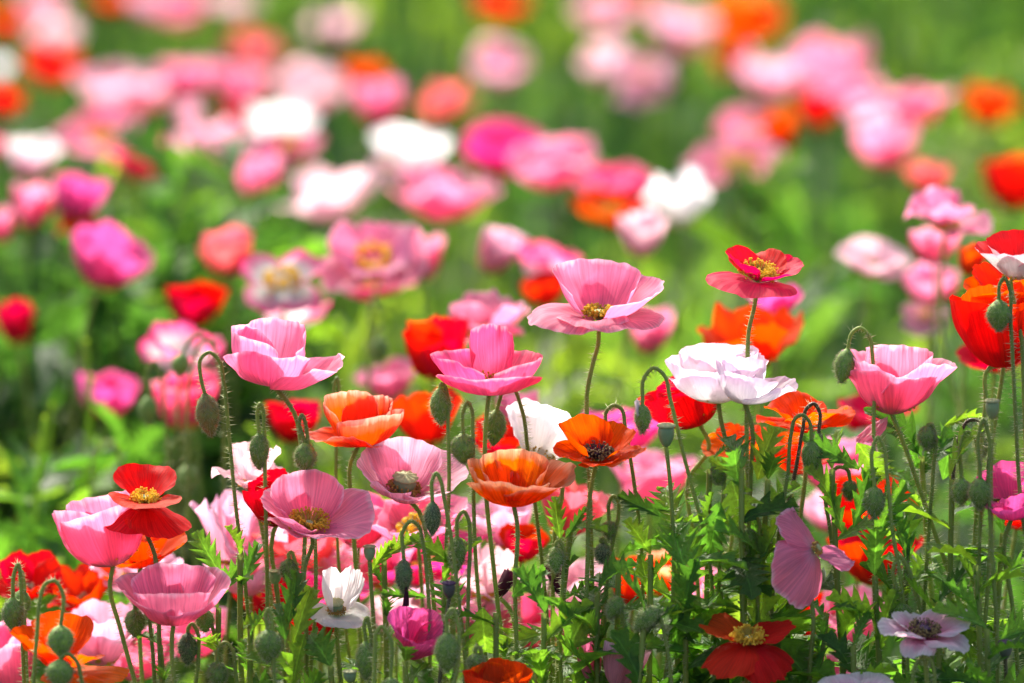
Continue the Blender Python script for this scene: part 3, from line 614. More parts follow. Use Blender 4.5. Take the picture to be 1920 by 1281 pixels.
# ------------------------------------------------------------------ poppies in the middle distance, softly blurred
GM = 'softly blurred poppies in the middle distance'
MID = [
 (598, 400, 800, 560, 3.84, 'pink', 'flat', 'big blurred pink poppy with a yellow heart in the middle left', dict(tilt=32, stem=[(697, 570), (692, 700), (690, 860)], a0=30, st=1.5)),
 (745, 428, 832, 540, 4.05, 'pink', 'cup', 'pink blurred poppy tucked behind the big yellow hearted one', {}),
 (600, 500, 782, 566, 3.95, 'deeppink', 'flat', 'pink blurred poppy spread under the big yellow hearted one', {}),
 (452, 462, 610, 592, 3.76, 'picotee', None, 'white and rose poppy with a yellow centre, left of the big pink', dict(tilt=26, st=1.7, fit=(.7, 1.3), petals=[dict(az=28, e=(8, 26, 16), L=1.05, W=.5, ruf=.03), dict(az=152, e=(8, 26, 16), L=1.05, W=.5, ruf=.03), dict(az=228, e=(0, 2, -20), L=1, W=.5, ruf=.03), dict(az=310, e=(0, 0, -24), L=1, W=.5, ruf=.03)])),
 (472, 552, 620, 628, 3.86, 'picotee', 'open', 'white poppy with pink rim beneath the yellow centred rose one', dict(tilt=-6)),
 (372, 422, 474, 520, 4.10, 'coral', 'cup', 'blurred coral red cup left of the white and rose poppy', {}),
 (138, 412, 292, 544, 4.00, 'magenta', 'bowl', 'large purple pink blurred poppy facing right over the dark hollow', dict(tilt=8, roll=22)),
 (100, 322, 208, 418, 4.22, 'magenta', 'cup', 'magenta blurred cup standing right of a pink one', {}),
 (24, 338, 112, 432, 4.25, 'pink', 'cup', 'pink blurred cup left of the magenta one', {}),
 (104, 396, 190, 444, 4.20, 'scarlet', 'flat', 'red blurred poppy squeezed under the magenta cup', {}),
 (-30, 376, 24, 466, 4.28, 'pink', 'cup', 'pink blurred poppy cut by the left edge, left of two cups', {}),
 (310, 526, 428, 614, 3.92, 'crimson', 'cup', 'dark red blurred poppy above the white and pink flat one', {}),
 (262, 600, 424, 704, 3.66, 'picotee', 'open', 'white and crimson poppy behind the tall nodding bud', dict(tilt=20, roll=8)),
 (-10, 558, 66, 650, 4.05, 'crimson', 'cup', 'dim dark red blurred poppy at the left edge', {}),
 (146, 694, 262, 784, 3.98, 'magenta', 'cup', 'dim magenta blurred poppy deep in the dark hollow', {}),
 (286, 690, 412, 808, 3.72, 'deeppink', 'cup', 'pink blurred poppy behind the pair of soft nodding buds', {}),
 (498, 748, 604, 832, 3.62, 'crimson', 'cup', 'dark wine red poppy blurred behind two hanging buds', {}),
 (662, 668, 784, 752, 3.90, 'pink', 'bowl', 'pink blurred poppy under the hanging soft bud', {}),
 (724, 724, 868, 838, 3.46, 'scarlet', 'bowl', 'orange red blurred poppy behind the salmon orange one', {}),
 (755, 590, 880, 712, 3.56, 'red', 'cup', 'red blurred poppy behind the left of the deep rose bowl', {}),
 (826, 540, 992, 650, 3.60, 'pink', 'wild', 'pink blurred poppy with one raised petal above the deep rose bowl', dict(a0=80)),
 (904, 404, 988, 534, 4.08, 'palepink', 'cup', 'pale lilac pink blurred poppy turned sideways above centre', dict(roll=30)),
 (970, 446, 1092, 552, 4.02, 'picotee', 'bowl', 'white and red blurred poppy right of the pale sideways one', {}),
 (976, 505, 1062, 575, 3.98, 'red', 'cup', 'red blurred poppy below the white and red one', {}),
 (1180, 574, 1264, 664, 3.95, 'pink', 'cup', 'pink blurred poppy in green right of the tall pink bowl', {}),
 (1306, 566, 1506, 690, 3.55, 'scarlet', 'open', 'blurred scarlet poppy below the yellow tufted red one', dict(tilt=14)),
 (1398, 526, 1506, 600, 3.64, 'magenta', 'bowl', 'magenta blurred poppy rising over the scarlet one', {}),
 (1694, 348, 1862, 450, 3.68, 'pink', 'wild', 'ruffled pink poppy, half sharp, on a tall pale stem at right', dict(tilt=14, stem=[(1768, 470), (1764, 600), (1790, 740)], a0=10)),
 (1702, 420, 1806, 496, 3.80, 'pink', 'cup', 'pink blurred cup right under the ruffled pink poppy', {}),
 (1560, 440, 1708, 528, 3.98, 'blush', 'open', 'white and pink blurred poppy left of the tall pale stem', dict(tilt=20)),
 (1690, 490, 1796, 574, 3.95, 'pink', 'cup', 'pink blurred poppy below the cup beside the tall pale stem', {}),
 (1690, 560, 1772, 642, 3.96, 'palepink', 'droop', 'pink blurred poppy hanging lowest beside the tall pale stem', {}),
 (1798, 452, 1850, 524, 3.62, 'scarlet', 'cup', 'small red blurred poppy behind the white and red one at right', {}),
 (1790, 634, 1935, 698, 3.45, 'crimson', 'bowl', 'dark red blurred poppy under the big crimson one at right', {}),
 (1570, 738, 1722, 808, 3.60, 'crimson', 'flat', 'wine red blurred poppy in the shade of the right pink bowl', {}),
 (1086, 762, 1250, 850, 3.58, 'magenta', 'bowl', 'magenta pink blurred poppy behind the seed head on its stem', {}),
 (1140, 842, 1310, 950, 3.60, 'pink', 'bowl', 'large soft pink poppy blurred behind the bare seed head', {}),
 (930, 728, 1010, 822, 3.55, 'pink', 'cup', 'pink blurred poppy between the hanging bud and the pure white one', {}),
 (888, 776, 985, 862, 3.48, 'red', 'bowl', 'red blurred poppy behind the bud under the deep rose bowl', {}),
 (372, 918, 525, 1068, 3.40, 'palepink', 'wild', 'pale pink blurred poppy behind the yellow centred pink one', {}),
 (412, 985, 560, 1085, 3.50, 'pink', 'bowl', 'pink blurred poppy low behind the thin stems at left centre', {}),
 (470, 975, 640, 1066, 3.44, 'coral', 'bowl', 'salmon pink poppy right under the yellow centred pink one', {}),
 (600, 930, 742, 1020, 3.36, 'deeppink', 'bowl', 'rose poppy partly behind the yellow centred pink bowl', {}),
 (690, 930, 866, 1015, 3.30, 'pink', 'bowl', 'pink poppy under the ribbed capsule flower', {}),
 (712, 1000, 900, 1090, 3.46, 'hotpink', 'bowl', 'hot pink blurred poppy behind the two dark nodding buds', {}),
 (760, 1060, 950, 1165, 3.42, 'palepink', 'wild', 'pale ruffled pink poppy behind the lit lobed leaf', {}),
 (858, 1020, 975, 1130, 3.38, 'blush', 'wild', 'crinkled blush poppy beneath the orange bowl', {}),
 (540, 1060, 690, 1150, 3.52, 'magenta', 'bowl', 'mauve blurred poppy behind the white one with a capsule', {}),
 (440, 1075, 560, 1160, 3.48, 'red', 'bowl', 'red blurred poppy low between stems under the salmon one', {}),
 (1010, 875, 1148, 1015, 3.34, 'coral', 'bowl', 'coral pink poppy between the two orange ones and the thin stem', dict(roll=14)),
 (940, 985, 1025, 1050, 3.45, 'red', 'cup', 'red blurred poppy below the apricot rimmed orange bowl', {}),
 (1010, 1050, 1140, 1150, 3.56, 'blush', 'bowl', 'whitish blurred poppy seen through leaves below the coral one', {}),
 (1140, 1050, 1232, 1130, 3.50, 'red', 'cup', 'red blurred poppy showing through the leaves below centre', {}),
 (1268, 1060, 1350, 1160, 3.48, 'pink', 'cup', 'pink blurred poppy glimpsed through dark leaves right of centre', {}),
 (1200, 1030, 1290, 1120, 3.56, 'peach', 'bowl', 'apricot blurred poppy glimpsed through leaves by the red one', {}),
 (1488, 820, 1640, 940, 3.52, 'pink', 'bowl', 'pink blurred poppy behind the lone bud with dark arch', {}),
 (1500, 900, 1600, 1010, 3.60, 'palepink', 'bowl', 'pale pink blurred poppy above the folded pink one', {}),
 (1540, 888, 1722, 1010, 3.40, 'scarlet', 'bowl', 'orange red poppy hidden behind the upright lobed leaves', {}),
 (1560, 985, 1720, 1090, 3.44, 'red', 'bowl', 'deep red poppy low behind the upright lobed leaves', {}),
 (1530, 1105, 1670, 1205, 3.52, 'pink', 'bowl', 'pink blurred poppy with red neighbour left of the rosy white one', {}),
 (1470, 1110, 1570, 1200, 3.56, 'scarlet', 'bowl', 'red blurred poppy under the folded pink one', {}),
 (1500, 1225, 1610, 1300, 3.50, 'pink', 'bowl', 'pink blurred poppy at the bottom edge right of the red one', {}),
 (0, 1024, 104, 1132, 3.42, 'red', 'open', 'red poppy, softly blurred, low at the left edge', dict(tilt=24, roll=10, stamen='w')),
 (98, 1058, 212, 1142, 3.46, 'red', 'open', 'red poppy with pale centre right of the left edge one', dict(tilt=24, stamen='w')),
 (112, 1132, 262, 1240, 3.36, 'palepink', 'bowl', 'pale pink poppy behind the low orange one', {}),
 (-40, 1160, 66, 1300, 3.34, 'pink', 'cup', 'pink poppy in the bottom left corner below its bud', {}),
 (300, 1140, 420, 1230, 3.50, 'pink', 'bowl', 'pink blurred poppy below the wide pink bowl at left', {}),
 (1855, 940, 1960, 990, 3.38, 'scarlet', 'bowl', 'orange sliver of a poppy under the rose one at the right edge', {}),
 (180, 1020, 330, 1100, 3.46, 'palepink', 'wild', 'pale mauve poppy peeping behind the stem of the red one', {}),
]
MID += [
 (392, 1010, 530, 1110, 3.42, 'palepink', 'bowl', 'pale pink poppy low behind the tall hooked stem', {}),
 (560, 990, 690, 1080, 3.46, 'palepink', 'open', 'light pink poppy right behind the yellow centred pink one\'s stem', {}),
 (650, 1010, 770, 1100, 3.48, 'pink', 'bowl', 'pink poppy behind the little ribbed seed head', {}),
 (830, 1110, 965, 1200, 3.44, 'pink', 'bowl', 'pink poppy low behind the bluish seed head', {}),
 (690, 1110, 800, 1190, 3.50, 'blush', 'bowl', 'blush poppy behind the upper left of the magenta cup', {}),
 (940, 1120, 1060, 1210, 3.48, 'deeppink', 'bowl', 'rose poppy low among stems right of the withered one', {}),
 (880, 930, 990, 1030, 3.50, 'palepink', 'bowl', 'soft pale poppy just under the orange bowl', {}),
 (1040, 1130, 1130, 1220, 3.50, 'pink', 'cup', 'pink cup blurred behind the narrow pink cup', {}),
 (200, 1180, 330, 1270, 3.46, 'pink', 'bowl', 'pink blurred poppy behind the olive bud at lower left', {}),
 (540, 1120, 640, 1200, 3.50, 'red', 'bowl', 'red blurred poppy at the lower left of the white capsule poppy', {}),
]
for i, (x0, y0, x1, y1, D, c, stl, lab, kw) in enumerate(MID):
    if y0 > 900:
        D = 3.28 + max(0, D - 3.3) * .6; mx, my = (x1 - x0) * .08, (y1 - y0) * .08; x0 -= mx; x1 += mx; y0 -= my; y1 += my
    r_ = np.random.RandomState(500 + i); kw = dict(dict(tilt=r_.uniform(4, 20), roll=r_.uniform(-9, 9), stamen='y'), **kw)
    poppy((x0, y0, x1, y1), D, c, stl, lab, hero=False, group=GM, **kw)

# ------------------------------------------------------------------ the sharp poppies of the front row
GF = 'sharp poppies of the front row'
def P(az, e, L=1, W=.92, **k): return dict(az=az, e=e, L=L, W=W, **k)
def front(*a, **k): return poppy(*a, group=GF, **k)
front((420, 595, 646, 732), 3.20, 'pink', None, 'pink cup poppy with one petal flaring right, by the tall hooked bud', tilt=4, roll=4,
      fit=(.8, 1.5), petals=[P(85, (12, 60, 90), 1.05, 1.1), P(190, (8, 60, 100), 1.0, 1.1), P(268, (0, 44, 72), .88, 1.0, dz=-.03), P(350, (-10, 30, 52), 1.12, .38, dz=-.05)],
      stem=[(552, 775), (566, 850), (572, 980), (560, 1180)])
front((988, 483, 1246, 629), 3.20, 'pink', None, 'large pink poppy with a tall fan petal, highest on a bristly stem', tilt=7, roll=2, stamen='y', st=.8, fit=(.8, 1.4),
      petals=[P(104, (8, 50, 66), 1.05, 1.2, ruf=.03), P(24, (6, 36, 44), 1.05, .95, ruf=.04), P(214, (10, 14, -44), 1.05, .85, dz=-.02), P(296, (6, 16, -20), .95, 1.0, dz=-.02)],
      stem=[(1112, 680), (1100, 745), (1102, 800), (1108, 1000)])
front((806, 607, 1018, 742), 3.19, 'deeppink', None, 'deep rose bowl poppy with one petal standing up at the back', tilt=2, fit=(.8, 1.5),
      petals=[P(76, (30, 80, 96), 1.18, .42, ruf=.03), P(268, (-4, 26, 46), 1.0, 1.3, ruf=.02, dz=-.03), P(160, (4, 42, 74), 1.02, .85), P(18, (4, 40, 74), 1.02, .85)],
      stem=[(912, 780), (910, 900), (925, 1060)])
front((1326, 451, 1504, 568), 3.21, 'redpink', None, 'red poppy topped by a big round yellow stamen tuft', tilt=12, roll=6, stamen='y', st=1.5, fit=(.7, 1.0),
      petals=[P(96, (30, 34, 20), .85, .8), P(12, (16, 30, 26), .95, .75), P(176, (26, 44, 44), .85, .72), P(252, (14, 4, -18), 1.15, .95, ruf=.03, dz=-.01)],
      stem=[(1404, 620), (1402, 700), (1400, 830), (1404, 960)])
front((1246, 643, 1440, 757), 3.22, 'lilac', None, 'white poppy with lilac rim, left of the joined white pair', tilt=4, roll=-4,
      petals=[P(90, (10, 62, 84), 1.05, 1.1), P(190, (6, 56, 80), 1.0, 1.0), P(262, (4, 46, 60), .9, 1.0), P(350, (6, 54, 72), .95, .9)],
      stem=[(1352, 790), (1374, 870), (1396, 980)])
front((1342, 668, 1496, 759), 3.17, 'lilac', None, 'white poppy with lilac rim, right of the joined white pair', tilt=5, roll=4,
      petals=[P(95, (10, 60, 84), .95, 1.0), P(195, (6, 56, 76), .95, .9), P(272, (0, 44, 62), .9, 1.1), P(352, (-4, 30, 34), 1.05, .55)],
      stem=[(1410, 800), (1408, 880), (1400, 1040)])
front((1571, 659, 1799, 822), 3.20, 'pink', None, 'pink cup poppy at right with a petal tongue hanging at its left', tilt=3, roll=3,
      petals=[P(80, (20, 74, 96), 1.15, 1.2), P(178, (22, 66, 60), 1.1, 1.0), P(265, (16, 56, 72), .98, .9), P(355, (18, 58, 58), 1.1, 1.05), P(226, (-30, -36, -44), .62, .13, dz=-.03)], fit=(.8, 1.6),
      stem=[(1694, 830), (1722, 910), (1746, 980), (1785, 1090)])
front((566, 732, 758, 839), 3.22, 'salmon', None, 'salmon orange poppy with pale crinkled rims and a dark heart', tilt=9, stamen='k', st=.8, fit=(.7, 1.3),
      petals=[P(130, (6, 56, 84), 1.0, .7, ruf=.06), P(48, (6, 50, 100), .98, .6, ruf=.07), P(222, (-4, 20, 20), 1.0, .7, ruf=.07), P(312, (-2, 38, 84), 1.05, .9, ruf=.06)],
      stem=[(657, 870), (660, 950), (668, 1080)])
front((1036, 776, 1213, 876), 3.16, 'orange', None, 'flat orange poppy with a dark stamen knot, above the coral one', tilt=14, stamen='k', st=1.25, capsule=.08,
      petals=[P(140, (6, 46, 58), 1.0, .7, ruf=.06), P(50, (4, 36, 30), .95, .8, ruf=.06), P(235, (0, 20, 22), 1.0, .85, ruf=.05), P(325, (0, 16, 8), 1.05, .85, ruf=.06)],
      stem=[(1106, 930), (1102, 1040), (1098, 1180)])
front((874, 842, 1081, 951), 3.15, 'peach', None, 'glowing orange bowl poppy with a frilled apricot rim, bottom centre', tilt=8, stamen='k', st=.7,
      petals=[P(95, (10, 56, 76), 1.0, 1.1), P(180, (4, 46, 74), 1.0, 1.0), P(262, (0, 44, 64), .9, 1.1, frill=.3), P(355, (4, 40, 40), 1.1, .9)],
      stem=[(970, 985), (966, 1080), (968, 1200)])
front((670, 819, 879, 944), 3.21, 'palepink', None, 'pale pink bowl poppy with a ribbed green capsule inside', tilt=22, roll=6, stamen='o', st=1.0, capsule=.19, fit=(.6, 1.2),
      petals=[P(100, (8, 48, 58), 1.0, 1.05), P(185, (4, 44, 52), 1.0, .95), P(275, (0, 30, 40), .78, 1.1), P(10, (2, 32, 34), 1.1, .95)],
      stem=[(786, 960), (804, 1050), (818, 1180)])
front((488, 880, 704, 1008), 3.16, 'pink', None, 'open pink poppy showing a bright yellow centre, left of centre', tilt=20, roll=5, stamen='y', st=1.25, fit=(.7, 1.3),
      petals=[P(108, (8, 52, 60), 1.0, 1.05, ruf=.05), P(190, (4, 40, 34), .95, .9), P(262, (0, 26, 24), .82, 1.1), P(348, (2, 30, 8), 1.15, 1.05)],
      stem=[(586, 1010), (572, 1060), (574, 1180)])
front((188, 878, 364, 1000), 3.17, 'red', None, 'red poppy with yellow stamens and drooping lower petals, by the pink cup', tilt=12, roll=2, stamen='y', st=.95, fit=(.8, 1.5),
      petals=[P(96, (34, 46, 34), .95, 1.1, ruf=.03, dz=.03), P(272, (16, 22, 2), .86, 1.15, ruf=.04, dz=.03), P(205, (-8, -38, -34), .9, .8, ruf=.05, dz=-.0), P(325, (-6, -36, -26), 1.0, .8, ruf=.06, dz=-.0)],
      stem=[(290, 1040), (296, 1120), (300, 1240)])
front((98, 920, 272, 1064), 3.20, 'pink', None, 'pink cup poppy leaning left beneath the red one', tilt=-4, roll=-14,
      petals=[P(95, (8, 60, 92), 1.0, 1.05, frill=.3), P(188, (4, 56, 96), 1.0, 1.0, frill=.3), P(275, (2, 52, 84), .95, 1.15), P(5, (6, 58, 90), .95, .9)],
      stem=[(206, 1095), (226, 1180), (252, 1275), (262, 1310)])
front((176, 986, 352, 1066), 3.27, 'scarlet', 'open', 'scarlet poppy half hidden under the red one with yellow stamens', tilt=10, roll=-6, stem=[(258, 1090), (262, 1200)])
front((212, 1057, 435, 1173), 3.14, 'pink', None, 'wide pink bowl poppy low at left, its near petals curled inward', tilt=11, stamen='y', st=.9,
      petals=[P(95, (8, 50, 56), 1.0, 1.1), P(175, (4, 42, 50), 1.05, .95), P(272, (2, 48, 84), .95, 1.2), P(5, (4, 42, 52), 1.1, 1.0)],
      stem=[(322, 1200), (328, 1290)])
front((18, 1146, 243, 1282), 3.10, 'orange', None, 'orange poppy at bottom left behind the round green bud', tilt=2, roll=8, stamen='k',
      petals=[P(90, (44, 62, 60), 1.0, 1.0), P(195, (16, 40, 46), 1.0, .95), P(280, (10, 36, 20), .95, 1.1), P(345, (0, 6, -16), 1.15, .9)],
      stem=[(125, 1290), (126, 1320)])
front((574, 1060, 694, 1176), 3.17, 'white', None, 'white poppy with a green capsule and one twisted pointed petal', tilt=24, stamen='o', st=.9, capsule=.2,
      petals=[P(150, (30, 76, 88), 1.1, .62, ruf=.025), P(35, (16, 50, 78), 1.2, .30, ruf=.03, edge=.04), P(225, (0, 14, -6), .85, .75, ruf=.03), P(312, (-2, 14, -30), 1.0, .7, ruf=.04)],
      stem=[(632, 1200), (640, 1290)])
front((727, 1135, 838, 1237), 3.14, 'magenta', None, 'magenta cup poppy turned left, low between the dark seed head stalks', tilt=26, roll=28, stamen=None,
      petals=[P(100, (50, 70, 64), 1.0, 1.0), P(185, (30, 54, 40), 1.0, 1.0), P(275, (30, 60, 60), .95, 1.0), P(5, (44, 70, 76), .95, 1.0)],
      stem=[(800, 1250), (806, 1300)])
front((396, 828, 552, 932), 3.28, 'blush', 'wild', 'pale crinkled pink poppy behind the two hanging buds', tilt=4, a0=40, roll=10, stem=[(490, 985), (505, 1100)])
front((455, 878, 548, 988), 3.22, 'crimson', 'cup', 'crimson poppy behind the left of the yellow centred pink one', tilt=4, roll=-12, stem=[(512, 1000), (520, 1110)])
front((952, 733, 1098, 884), 3.24, 'white', None, 'pure white poppy hanging sideways behind the dark stem', tilt=-34, roll=22, stamen='y', st=1.2,
      petals=[P(90, (24, 40, 30), 1.0, 1.0), P(180, (16, 40, 36), 1.05, 1.05), P(265, (12, 34, 20), 1.1, 1.1), P(0, (20, 40, 44), .9, .9)],
      stem=[(1046, 885), (1040, 1000)])
front((1192, 680, 1352, 806), 3.27, 'red', 'cup', 'red poppy seen behind the white pair and the opening bud', tilt=6, roll=-24, a0=10, stem=[(1290, 900), (1300, 1000)])
front((1417, 729, 1604, 812), 3.25, 'orange', 'flat', 'broad orange poppy behind the brown arched stems', tilt=4, stamen='y', st=1.0, a0=35, stem=[(1512, 850), (1500, 980)])
front((1318, 786, 1470, 872), 3.28, 'orange', 'flat', 'orange poppy with pale stamens below the white pair', tilt=16, roll=6, stamen='y', st=1.1, a0=20)
front((1430, 800, 1565, 895), 3.30, 'scarlet', 'open', 'red and orange poppy under the broad orange one', tilt=4, roll=10)
front((1439, 964, 1607, 1129), 3.12, 'pink', None, 'folded pink poppy with three petals like a butterfly, right of centre', tilt=24, roll=60, stamen='o', st=.5, fit=(.8, 1.3),
      petals=[P(172, (-4, -10, -30), 1.0, .40, edge=.03), P(296, (-4, -26, -44), 1.25, .46, edge=.03), P(228, (-14, -44, -60), .75, .26), P(14, (16, 36, 20), .8, .30)],
      stem=[(1522, 1130), (1518, 1260)])
front((1643, 1139, 1820, 1232), 3.08, 'rosewhite', None, 'rosy white poppy with black stamens and curled petals, bottom right', tilt=13, roll=8, stamen='k', st=1.3, capsule=.12,
      petals=[P(140, (14, 24, 10), .75, .40, ruf=.06), P(205, (2, 18, -6), 1.0, .34, ruf=.07), P(256, (-6, 2, -40), .85, .28, ruf=.07), P(28, (14, 34, -10), 1.0, .42, ruf=.05), P(330, (2, 10, -36), 1.0, .30, ruf=.07)],
      stem=[(1736, 1250), (1740, 1300)])
front((1307, 1156, 1497, 1278), 3.10, 'scarlet', None, 'ragged red poppy with pale yellow stamens at the bottom edge', tilt=15, stamen='y', st=1.2, fit=(.7, 1.3),
      petals=[P(152, (18, 34, 4), .95, .34, ruf=.08, edge=.06), P(228, (2, -24, -52), 1.1, .40, ruf=.07, edge=.07), P(306, (-2, -34, -62), 1.15, .34, ruf=.07, edge=.07), P(18, (20, 34, 2), .95, .28, ruf=.08, edge=.06)],
      stem=[(1400, 1290), (1402, 1320)])
front((1130, 1200, 1222, 1290), 3.13, 'palepink', 'cup', 'pale pink closed cup low among dark leaves at the bottom', tilt=-6, roll=14, stamen=None, stem=[(1180, 1300)])
front((1076, 1192, 1128, 1290), 3.15, 'pink', 'cup', 'narrow pink cup beside the thin dark stem at the bottom', tilt=-8, roll=-8, stamen=None, fit=(.6, 3.0), stem=[(1100, 1300)])
front((866, 1236, 1000, 1310), 3.08, 'scarlet', 'cup', 'red orange poppy rising from the bottom edge below the orange bowl', tilt=14, a0=45, stamen=None)
front((1777, 528, 1960, 690), 3.19, 'scarlet', None, 'big glowing scarlet poppy at the right edge behind a hanging bud', tilt=2, roll=-8, stamen=None,
      petals=[P(95, (8, 62, 88), 1.0, 1.1), P(190, (2, 50, 84), 1.1, 1.0), P(265, (2, 52, 80), .95, 1.1), P(355, (6, 50, 60), 1.0, 1.0)],
      stem=[(1855, 690), (1848, 760), (1838, 860), (1830, 980)])
front((1806, 470, 1965, 600), 3.24, 'scarlet', 'open', 'red poppy with streaked petals under the white and red one', tilt=12, stamen=None)
front((1826, 429, 1985, 526), 3.16, 'bicolor', None, 'white poppy with red outer petal, highest at the right edge', tilt=10, roll=-4, stamen='y',
      petals=[P(100, (40, 62, 60), 1.0, 1.1), P(180, (26, 52, 50), 1.0, 1.0), P(275, (18, 58, 80), .9, .9), P(5, (24, 50, 50), 1.0, 1.0)],
      stem=[(1908, 520), (1916, 640), (1922, 800)])
front((1814, 864, 1990, 976), 3.16, 'magenta', 'bowl', 'rose pink poppy cut by the right edge behind two buds', tilt=18, a0=60, stem=[(1884, 1010), (1896, 1120)])
front((1520, 1266, 1690, 1340), 3.06, 'rosewhite', 'open', 'whitish lilac poppy just entering at the bottom edge', tilt=18, stamen='k')
front((930, 1060, 972, 1128), 3.20, 'withered', 'cup', 'withered blackish purple poppy beside a stem under the orange bowl', tilt=-20, roll=30, stamen=None, fit=(.6, 3), stem=[(955, 1140), (962, 1250)])
front((1020, 1050, 1058, 1120), 3.24, 'withered', 'cup', 'withered brown poppy among leaves below the coral one', tilt=-30, roll=-20, stamen=None, fit=(.6, 3))

# ------------------------------------------------------------------ nodding buds
GBUD = 'nodding poppy buds of the front row'
def B(path, L, W, D, label, **k): return bud(path, L, W, D, label, group=GBUD, **k)
B([(462, 1120), (440, 930), (428, 800), (420, 720), (408, 672), (392, 661), (377, 672), (376, 705), (384, 738)], 84, 44, 3.20, 'yellowish ripe bud hooked from a tall stem left of the pink cup', mat='bud_ripe', ang=-8)
B([(500, 1030), (497, 900), (495, 800), (491, 763), (487, 757), (484, 765), (486, 812)], 70, 38, 3.20, 'dark bud on a narrow hook before the pale crinkled poppy')
B([(590, 1000), (582, 900), (576, 815), (570, 785), (566, 778), (562, 786), (572, 830)], 56, 40, 3.19, 'plump bud just right of the pink cup\'s stem')
B([(836, 1040), (842, 900), (840, 800), (838, 740), (832, 722), (827, 720), (826, 727)], 72, 40, 3.18, 'bristly bud hanging left of a straight stem under the rose bowl')
B([(1010, 1000), (990, 850), (976, 760), (960, 728), (946, 728), (937, 750), (932, 768)], 70, 42, 3.21, 'pointed bud hanging below the middle of the rose bowl', ang=6)
B([(890, 1010), (887, 880), (886, 800), (883, 764), (877, 755), (871, 764), (868, 812)], 58, 46, 3.18, 'round bristly bud on a hairpin hook above the glowing orange bowl')
B([(862, 1140), (846, 1010), (832, 930), (825, 898), (818, 887), (812, 896), (811, 940)], 66, 31, 3.13, 'dark slim bud hooked before the pale pink bowl', mat='bud_dark')
B([(876, 1190), (879, 1080), (881, 1000), (877, 970), (869, 959), (860, 968), (857, 1005)], 68, 33, 3.14, 'green oval bud low below the orange bowl\'s left side')
B([(806, 1200), (802, 1100), (793, 1020), (784, 986), (771, 977), (759, 988), (757, 1048)], 66, 32, 3.14, 'bud with a dark purple tip under a thin arched stem', mat='bud_dark', tip=('withered', 34, (762, 1100), 180))
B([(1318, 990), (1302, 930), (1276, 830), (1256, 745), (1244, 702), (1226, 690), (1209, 706), (1205, 758)], 55, 31, 3.16, 'splitting bud with white petals bulging out at its left', tip=('white', 34, (1196, 782), 0, -40))
B([(1196, 960), (1182, 860), (1172, 800), (1164, 766), (1151, 760), (1139, 768), (1136, 806)], 40, 30, 3.19, 'bud behind the flat orange poppy, only its hook rising above')
B([(1638, 820), (1636, 670), (1628, 628), (1612, 615), (1598, 624), (1590, 654)], 66, 38, 3.18, 'shaggy bud on a round hook left of the right pink cup', ang=12)
B([(1936, 1080), (1916, 960), (1904, 780), (1895, 600), (1891, 535), (1883, 521), (1875, 532), (1873, 562)], 60, 46, 3.14, 'plump bristly bud in front of the big scarlet poppy')
B([(1466, 960), (1478, 880), (1484, 810), (1492, 784), (1504, 778), (1516, 788), (1522, 826)], 66, 38, 3.15, 'oval bud on a pale hook below the broad orange poppy')
B([(1474, 960), (1492, 880), (1506, 800), (1514, 764), (1526, 757), (1535, 768), (1535, 812)], 50, 30, 3.20, 'small bud on a reddish brown arch behind the pale hook', stemmat='stem_dark')
B([(1688, 1080), (1674, 1000), (1662, 880), (1655, 832), (1646, 820), (1638, 834), (1640, 912)], 62, 40, 3.14, 'smooth green bud hanging straight, left of the right pink cup\'s stem')
B([(1868, 1160), (1860, 1040), (1853, 900), (1850, 800), (1844, 786), (1838, 800), (1838, 897)], 60, 42, 3.12, 'knobbly green bud against the rose poppy at the right edge')
B([(1836, 1040), (1838, 920), (1834, 850), (1826, 818), (1813, 810), (1804, 824), (1803, 896)], 52, 36, 3.15, 'dark bud left of the knobbly one at right')
B([(1786, 960), (1790, 860), (1800, 815), (1818, 788), (1836, 790), (1842, 815)], 44, 28, 3.20, 'small bud under a wide dark arch near the pale seed head', stemmat='stem_dark')
B([(44, 1250), (40, 1140), (38, 1075), (34, 1058), (28, 1070), (24, 1120)], 66, 42, 3.13, 'hairy bud at the left edge above the corner pink poppy')
B([(50, 1260), (46, 1150), (44, 1085), (40, 1070), (38, 1085), (40, 1106)], 52, 34, 3.20, 'bud half behind the hairy left edge bud', hero=False)
B([(62, 1300), (70, 1180), (76, 1120), (86, 1094), (102, 1089), (116, 1108), (114, 1172)], 60, 48, 3.05, 'smooth green bud on a broad hook before the low orange poppy')
B([(290, 1290), (282, 1180), (274, 1130), (262, 1118), (254, 1124), (253, 1142)], 54, 38, 3.18, 'olive bud under the left edge of the wide pink bowl')
B([(520, 1330), (512, 1240), (508, 1160), (503, 1142), (498, 1150), (503, 1180)], 62, 50, 3.10, 'fat round fuzzy bud at the bottom left of centre')
B([(690, 1330), (694, 1250), (692, 1170), (688, 1158), (684, 1166), (686, 1202)], 74, 36, 3.12, 'tall fuzzy bud beside a hairpin hook at the bottom')
B([(702, 1320), (703, 1220), (706, 1186), (715, 1175), (726, 1186), (733, 1270)], 40, 36, 3.09, 'fuzzy bud cut by the bottom edge under a hairpin hook')
B([(842, 1330), (858, 1240), (856, 1160), (848, 1142), (840, 1150), (838, 1186)], 76, 46, 3.07, 'big pale fuzzy bud right of the magenta cup')
B([(362, 1320), (372, 1230), (368, 1180), (360, 1170), (353, 1178), (352, 1186)], 62, 36, 3.16, 'dark green bud beneath the right side of the wide pink bowl', mat='bud_dark')
B([(400, 1300), (404, 1200), (396, 1168), (390, 1150), (384, 1142)], 44, 34, 3.18, 'bud pressed under the wide pink bowl\'s right rim', mat='bud')
B([(448, 1310), (440, 1250), (434, 1215), (422, 1205), (410, 1215), (408, 1240)], 50, 36, 3.14, 'bud on a low arch at the bottom left of the round fuzzy one')
